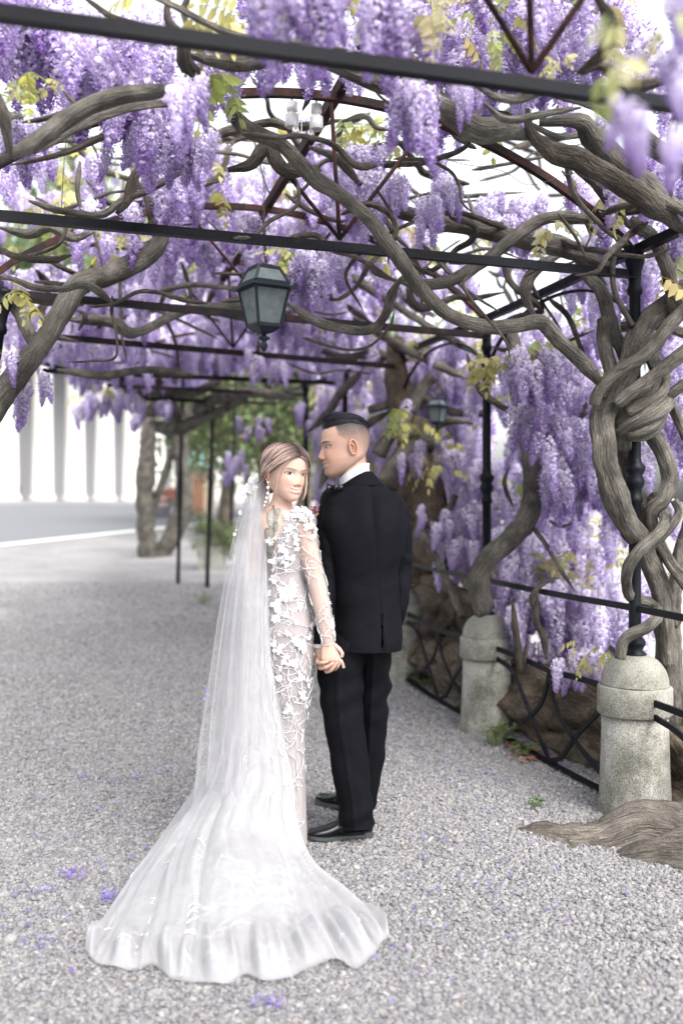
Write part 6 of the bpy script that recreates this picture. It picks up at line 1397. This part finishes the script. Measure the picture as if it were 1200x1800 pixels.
def cords(mb, G, N, n, length, rad, rs, ok, wrap=True, off=.006, twig=.5):
    hj = np.linalg.norm(G[len(G) // 2 + 1] - G[len(G) // 2], axis=1).mean(); hi = np.linalg.norm(np.roll(G, -1, 1)[len(G) // 2] - G[len(G) // 2], axis=1)[:-1].mean(); step = .006
    made = 0; tries = 0
    def walk(j, i, a, m, r0, depth):
        nonlocal made
        pts, rr = [], []; k0 = rs.uniform(0, 9)
        for k in range(m):
            p = samp(G, N, j, i, off, wrap)
            if not ok(p): break
            pts.append(p); rr.append(r0 * (1 - .6 * k / m) * (1 + .35 * math.sin(k * 2.1 + k0))); a += rs.normal(0, .22) + .10 * math.sin(k * .5 + k0); j += step / hj * math.sin(a); i += step / hi * math.cos(a)
            if depth < 2 and rs.random() < .10 and k > 2: walk(j, i, a + rs.choice([-1, 1]) * rs.uniform(.6, 1.3), int(m * twig), r0 * .65, depth + 1)
            if j < 0 or j >= len(G) - 1: break
        if len(pts) > 3: v, f, _ = tube(np.array(pts), np.array(rr), 5); mb.add(v, f); made += 1
    while tries < n: tries += 1; walk(rs.uniform(0, len(G) - 2), rs.uniform(0, G.shape[1]), rs.uniform(0, 6.28), int(length * rs.uniform(.5, 1.2)), rad * rs.uniform(.7, 1.3), 0)
rs = np.random.default_rng(12)
vis = lambda p: p[1] < 4.07 and not (project(p)[0] < 505 - (project(p)[1] - 890) * .335 and project(p)[1] < 1000)
mb = MB(); cords(mb, D, Dn, 330, 26, .0023, rs, vis, off=.0075); mb.build('lace_branches', M['lace'], gown)['kind'] = 'stuff'
mb = MB(); cords(mb, SL, SLn, 34, 22, .0023, rs, lambda p: True, off=.003); mb.build('sleeve_lace', M['lace'], gown)['kind'] = 'stuff'
v, f, _ = tube(np.concatenate([SL[-1], SL[-1][:1]]), .0016, 5); MB().add(v, f).build('cuff_edge', M['lace'], gown)
def bloom(mb, c, n, r, rs):
    n = n / np.linalg.norm(n); a = np.cross(n, rs.normal(0, 1, 3)); a /= np.linalg.norm(a); b = np.cross(n, a); k = int(rs.integers(5, 8))
    for ring in (1.0, .6):
        for i in range(k):
            t = 2 * np.pi * (i + .4 * (ring < 1)) / k + rs.normal(0, .15); d = a * math.cos(t) + b * math.sin(t); s = np.cross(n, d); l = r * ring * rs.uniform(.6, 1.25); w = l * rs.uniform(.22, .42); lift = (.06 if ring == 1 else .28) * l * rs.uniform(.2, 1.8)
            o = c + n * (.002 + .004 * (ring < 1))
            V = [o, o + d * l * .45 + s * w + n * lift * .5, o + d * l * .9 + s * w * .75 + n * lift, o + d * l * 1.05 + n * lift * .8, o + d * l * .9 - s * w * .75 + n * lift * 1.1, o + d * l * .45 - s * w + n * lift * .5, o + d * l * .5 + n * lift * .12]
            mb.add(V, [(0, 1, 6), (1, 2, 6), (2, 3, 6), (3, 4, 6), (4, 5, 6), (5, 0, 6)])
bvd = BVHTree.FromPolygons((D + Dn * .006).reshape(-1, 3).tolist(), grid_faces(150, len(D), True))
bvs = BVHTree.FromPolygons(SL.reshape(-1, 3).tolist(), grid_faces(40, len(SL), True))
def at_px(px, py):
    o = Vector((0, 0, HC)); d = (Vector(P(px, py, 1.0)) - o).normalized(); best = None
    for bv in (bvd, bvs):
        h = bv.ray_cast(o, d)
        if h[0] is not None and (best is None or h[3] < best[3]): best = h
    if best is None: return None
    n = np.array(best[1]); n = n if np.dot(n, np.array(d)) < 0 else -n; return np.array(best[0]), n
def blooms(name, spec, parent):
    mb = MB()
    for x, y, sx, sy, n, r in spec:
        for _ in range(int(n * .62 + .5)):
            h = at_px(x + rs.normal(0, sx), y + rs.normal(0, sy))
            if h is not None: bloom(mb, h[0] + h[1] * .003, h[1] + rs.normal(0, .3, 3), r * rs.uniform(.7, 1.2), rs)
    mb.build(name, M['lace'], parent, False)['kind'] = 'stuff'
blooms('shoulder_flowers', [(528, 903, 10, 8, 32, .017), (540, 918, 6, 10, 12, .016), (515, 915, 6, 10, 9, .015), (505, 945, 8, 12, 9, .014), (490, 1000, 8, 14, 6, .014), (520, 990, 6, 14, 5, .013), (548, 935, 4, 8, 5, .014)], gown)
blooms('bodice_flowers', [(488, 965, 8, 14, 14, .018), (510, 968, 7, 10, 6, .016), (495, 1042, 14, 9, 22, .020), (518, 1030, 6, 12, 7, .017), (486, 1070, 8, 8, 9, .018), (530, 1120, 9, 9, 12, .018), (505, 1105, 8, 8, 6, .016), (545, 1100, 4, 8, 5, .014), (512, 1160, 8, 6, 8, .016), (488, 1180, 7, 10, 12, .018), (525, 1192, 8, 10, 9, .015), (545, 1195, 4, 10, 6, .014), (504, 1240, 5, 5, 5, .018), (480, 1210, 4, 6, 5, .015), (530, 1228, 4, 8, 4, .013), (490, 1125, 6, 8, 6, .015)], gown)

# ---- veil and train: sheets that hang from the head and hips and spread over the gravel
def zdep(py, z): return (HC - z) * F / (py - CY)
def sheet(rows, nu, per, fold, seed, k=(11, 19, 31), crumple=.55):
    """rows: list of lists of (px, py, d) from left to right; spline across and down"""
    R_ = []
    for row in rows:
        q = catmull(np.array([P(*p) for p in row]), 12); s = np.concatenate([[0], np.cumsum(np.linalg.norm(np.diff(q, axis=0), axis=1))]); t = np.linspace(0, s[-1], nu); R_.append(np.stack([np.interp(t, s, q[:, c]) for c in range(3)], 1))
    R_ = np.array(R_); cols = [catmull(R_[:, i], per) for i in range(nu)]; G = np.stack(cols, 1); n = gnormals(G, False); n = n * np.where((n[..., 1:2] > 0), -1, 1)
    u = np.linspace(0, 1, nu)[None]; v = np.linspace(0, 1, len(G))[:, None]; rr = np.random.default_rng(seed); ph = rr.uniform(0, 6.28, 6); amp = np.interp(v, np.linspace(0, 1, len(fold)), fold)
    uw = u + .02 * np.sin(3.1 * v * 2 + ph[3]) + .012 * np.sin(9 * v + 14 * u + ph[4])
    w = .55 * np.sin(2 * np.pi * k[0] * uw + ph[0]) + .35 * np.sin(2 * np.pi * k[1] * uw + ph[1] + 2 * v) + .13 * np.sin(2 * np.pi * k[2] * uw + ph[2] + 3 * v)
    w = w * (.7 + .5 * np.sin(2 * np.pi * 1.7 * u + ph[5] + v))
    sp_ = np.stack(np.broadcast_arrays(u * 9, v * 5, 0 * u), -1).reshape(-1, 3); w = w + crumple * snoise(sp_, seed + 50, 4).reshape(w.shape) * sstep(.5, .8, v)
    edge = np.clip(np.minimum(u, 1 - u) * 14, 0, 1)
    return G + n * (w * amp * (.35 + .65 * edge))[..., None]
hemL = [(150, 1664), (170, 1690), (205, 1699), (240, 1701), (268, 1692), (300, 1716), (345, 1724), (400, 1728), (430, 1710), (465, 1722), (505, 1716), (545, 1696), (580, 1684), (602, 1690), (625, 1698), (652, 1676), (683, 1640)]
hem = [(x, y, zdep(y, .014)) for x, y in hemL]
def row(L_, Rr, d, bulge, n=7, dz=None):
    out = []
    for t in np.linspace(0, 1, n): out.append((lerp(L_[0], Rr[0], t), lerp(L_[1], Rr[1], t), d - bulge * math.sin(math.pi * t) ** .8 + .0))
    return out
def grow(pts): return [(x, y, zdep(y, z)) for x, y, z in pts]
g1 = grow([(160, 1646, .012), (215, 1655, .03), (280, 1660, .045), (350, 1664, .055), (420, 1664, .055), (490, 1655, .045), (550, 1640, .035), (610, 1622, .025), (668, 1618, .012)])
g2 = grow([(198, 1590, .02), (240, 1592, .05), (300, 1590, .08), (360, 1590, .10), (420, 1590, .10), (480, 1585, .085), (530, 1575, .06), (575, 1568, .035), (607, 1562, .012)])
g3 = grow([(240, 1530, .05), (275, 1525, .10), (320, 1520, .15), (370, 1518, .175), (420, 1518, .175), (465, 1518, .155), (500, 1516, .12), (528, 1512, .075), (548, 1512, .03)])
train_rows = [row((440, 1020), (468, 1024), 3.955, .02), row((430, 1130), (474, 1134), 3.94, .035), row((424, 1230), (486, 1232), 3.92, .06), row((408, 1310), (500, 1312), 3.91, .10), row((392, 1370), (514, 1375), 3.90, .14), row((312, 1448), (526, 1448), 3.86, .22), g3, g2, g1, hem]
TR = sheet(train_rows, 200, 14, [.002, .005, .008, .014, .024, .026, .020, .014, .010], 4, (7, 13, 23)); TR[..., 2] = np.maximum(TR[..., 2], .016)
def ruffle(G, z0):
    # the hem puffs where the cloth folds under itself
    nv = len(G); k = np.clip((np.arange(nv) / (nv - 1) - .86) / .14, 0, 1)[:, None]; u = np.linspace(0, 1, G.shape[1])[None]
    G = G.copy(); G[..., 2] += np.sin(np.pi * np.clip(k, 0, 1)) * (.020 + .020 * np.sin(2 * np.pi * 7 * u + 1) + .014 * np.sin(2 * np.pi * 15 * u) + .008 * np.sin(2 * np.pi * 29 * u + 2)); return G
TR = ruffle(TR, 0)
mb = MB(); gmesh(mb, TR, False); train = mb.build('train', M['train'], bride)
TRn = gnormals(TR, False); TRn = TRn * np.where((TRn[..., 1:2] - TRn[..., 2:3]) > 0, -1, 1)
mb = MB(); cords(mb, TR, TRn, 170, 30, .0022, rs, lambda p: p[2] > .03, False, .004); mb.build('train_lace', M['lace'], train)['kind'] = 'stuff'
hemv = [(x + (2 if i else 0), y + 3, zdep(y + 3, .02)) for i, (x, y) in enumerate(hemL)]
veil_rows = [row((438, 846), (471, 850), 4.12, .06), row((426, 900), (472, 905), 4.06, .10), row((413, 980), (474, 985), 4.01, .12), row((400, 1080), (478, 1085), 3.97, .13), row((387, 1190), (485, 1190), 3.95, .13), row((374, 1290), (498, 1290), 3.93, .15), row((350, 1368), (514, 1370), 3.90, .18), row((300, 1445), (526, 1447), 3.86, .25)] + [[(x, y - 4, d - .03) for x, y, d in g3], [(x, y - 3, d - .025) for x, y, d in g2], [(x, y - 2, d - .02) for x, y, d in g1], hemv]
VE = sheet(veil_rows, 240, 10, [.006, .010, .012, .013, .014, .014, .016, .014, .010], 6, (6, 11, 19), .6); VE[..., 2] = np.maximum(VE[..., 2], .018); VE = ruffle(VE, 0)
mb = MB(); gmesh(mb, VE, False); veil = mb.build('veil', M['veil'], bride)
out_rows = [row((437, 846), (470, 850), 4.14, .085), row((422, 900), (468, 905), 4.08, .13), row((403, 980), (466, 985), 4.03, .15), row((385, 1080), (466, 1085), 3.98, .16), row((371, 1180), (468, 1185), 3.95, .17), row((357, 1280), (474, 1285), 3.92, .19), row((346, 1360), (478, 1400), 3.90, .21), [(338, 1414, 3.88), (358, 1432, 3.80), (385, 1452, 3.74), (415, 1500, 3.66), (450, 1530, 3.62), (480, 1540, 3.62), (500, 1530, 3.64)]]
VO = sheet(out_rows, 150, 14, [.006, .011, .013, .015, .016, .016], 9, (6, 11, 17), .6); mb = MB(); gmesh(mb, VO, False); mb.build('outer_layer', M['veil2'], veil)
mb = MB(); rs2 = np.random.default_rng(4)
for x, y, n in ((444, 848, 9), (436, 862, 8), (430, 880, 4), (416, 945, 2), (452, 842, 6), (426, 905, 2)):
    for _ in range(n): bloom(mb, P(x + rs2.normal(0, 2.5), y + rs2.normal(0, 5), 3.99 + rs2.normal(0, .015)), np.array([-.5, -.8, .2]) + rs2.normal(0, .3, 3), .012 * rs2.uniform(.7, 1.2), rs2)
mb.build('veil_flowers', M['lace'], veil, False)['kind'] = 'stuff'
mb = MB()
for x, y, c in ((358, 1206, (.25, .15, .6)), (363, 1212, (.3, .2, .65)), (366, 1220, (.42, .36, .7)), (355, 1218, (.12, .3, .1)), (360, 1228, (.35, .28, .65)), (352, 1222, (.15, .35, .12))):
    k = P(x, y, 3.90); l = .010; a = rs2.normal(0, 1, 3); a /= np.linalg.norm(a); b = np.cross(a, rs2.normal(0, 1, 3)); b /= np.linalg.norm(b); mb.add([k - a * l, k + b * l * .7, k + a * l, k - b * l * .7], [(0, 1, 2, 3)], np.array(c))
mb.build('clinging_petals', M['petal'], veil, False)
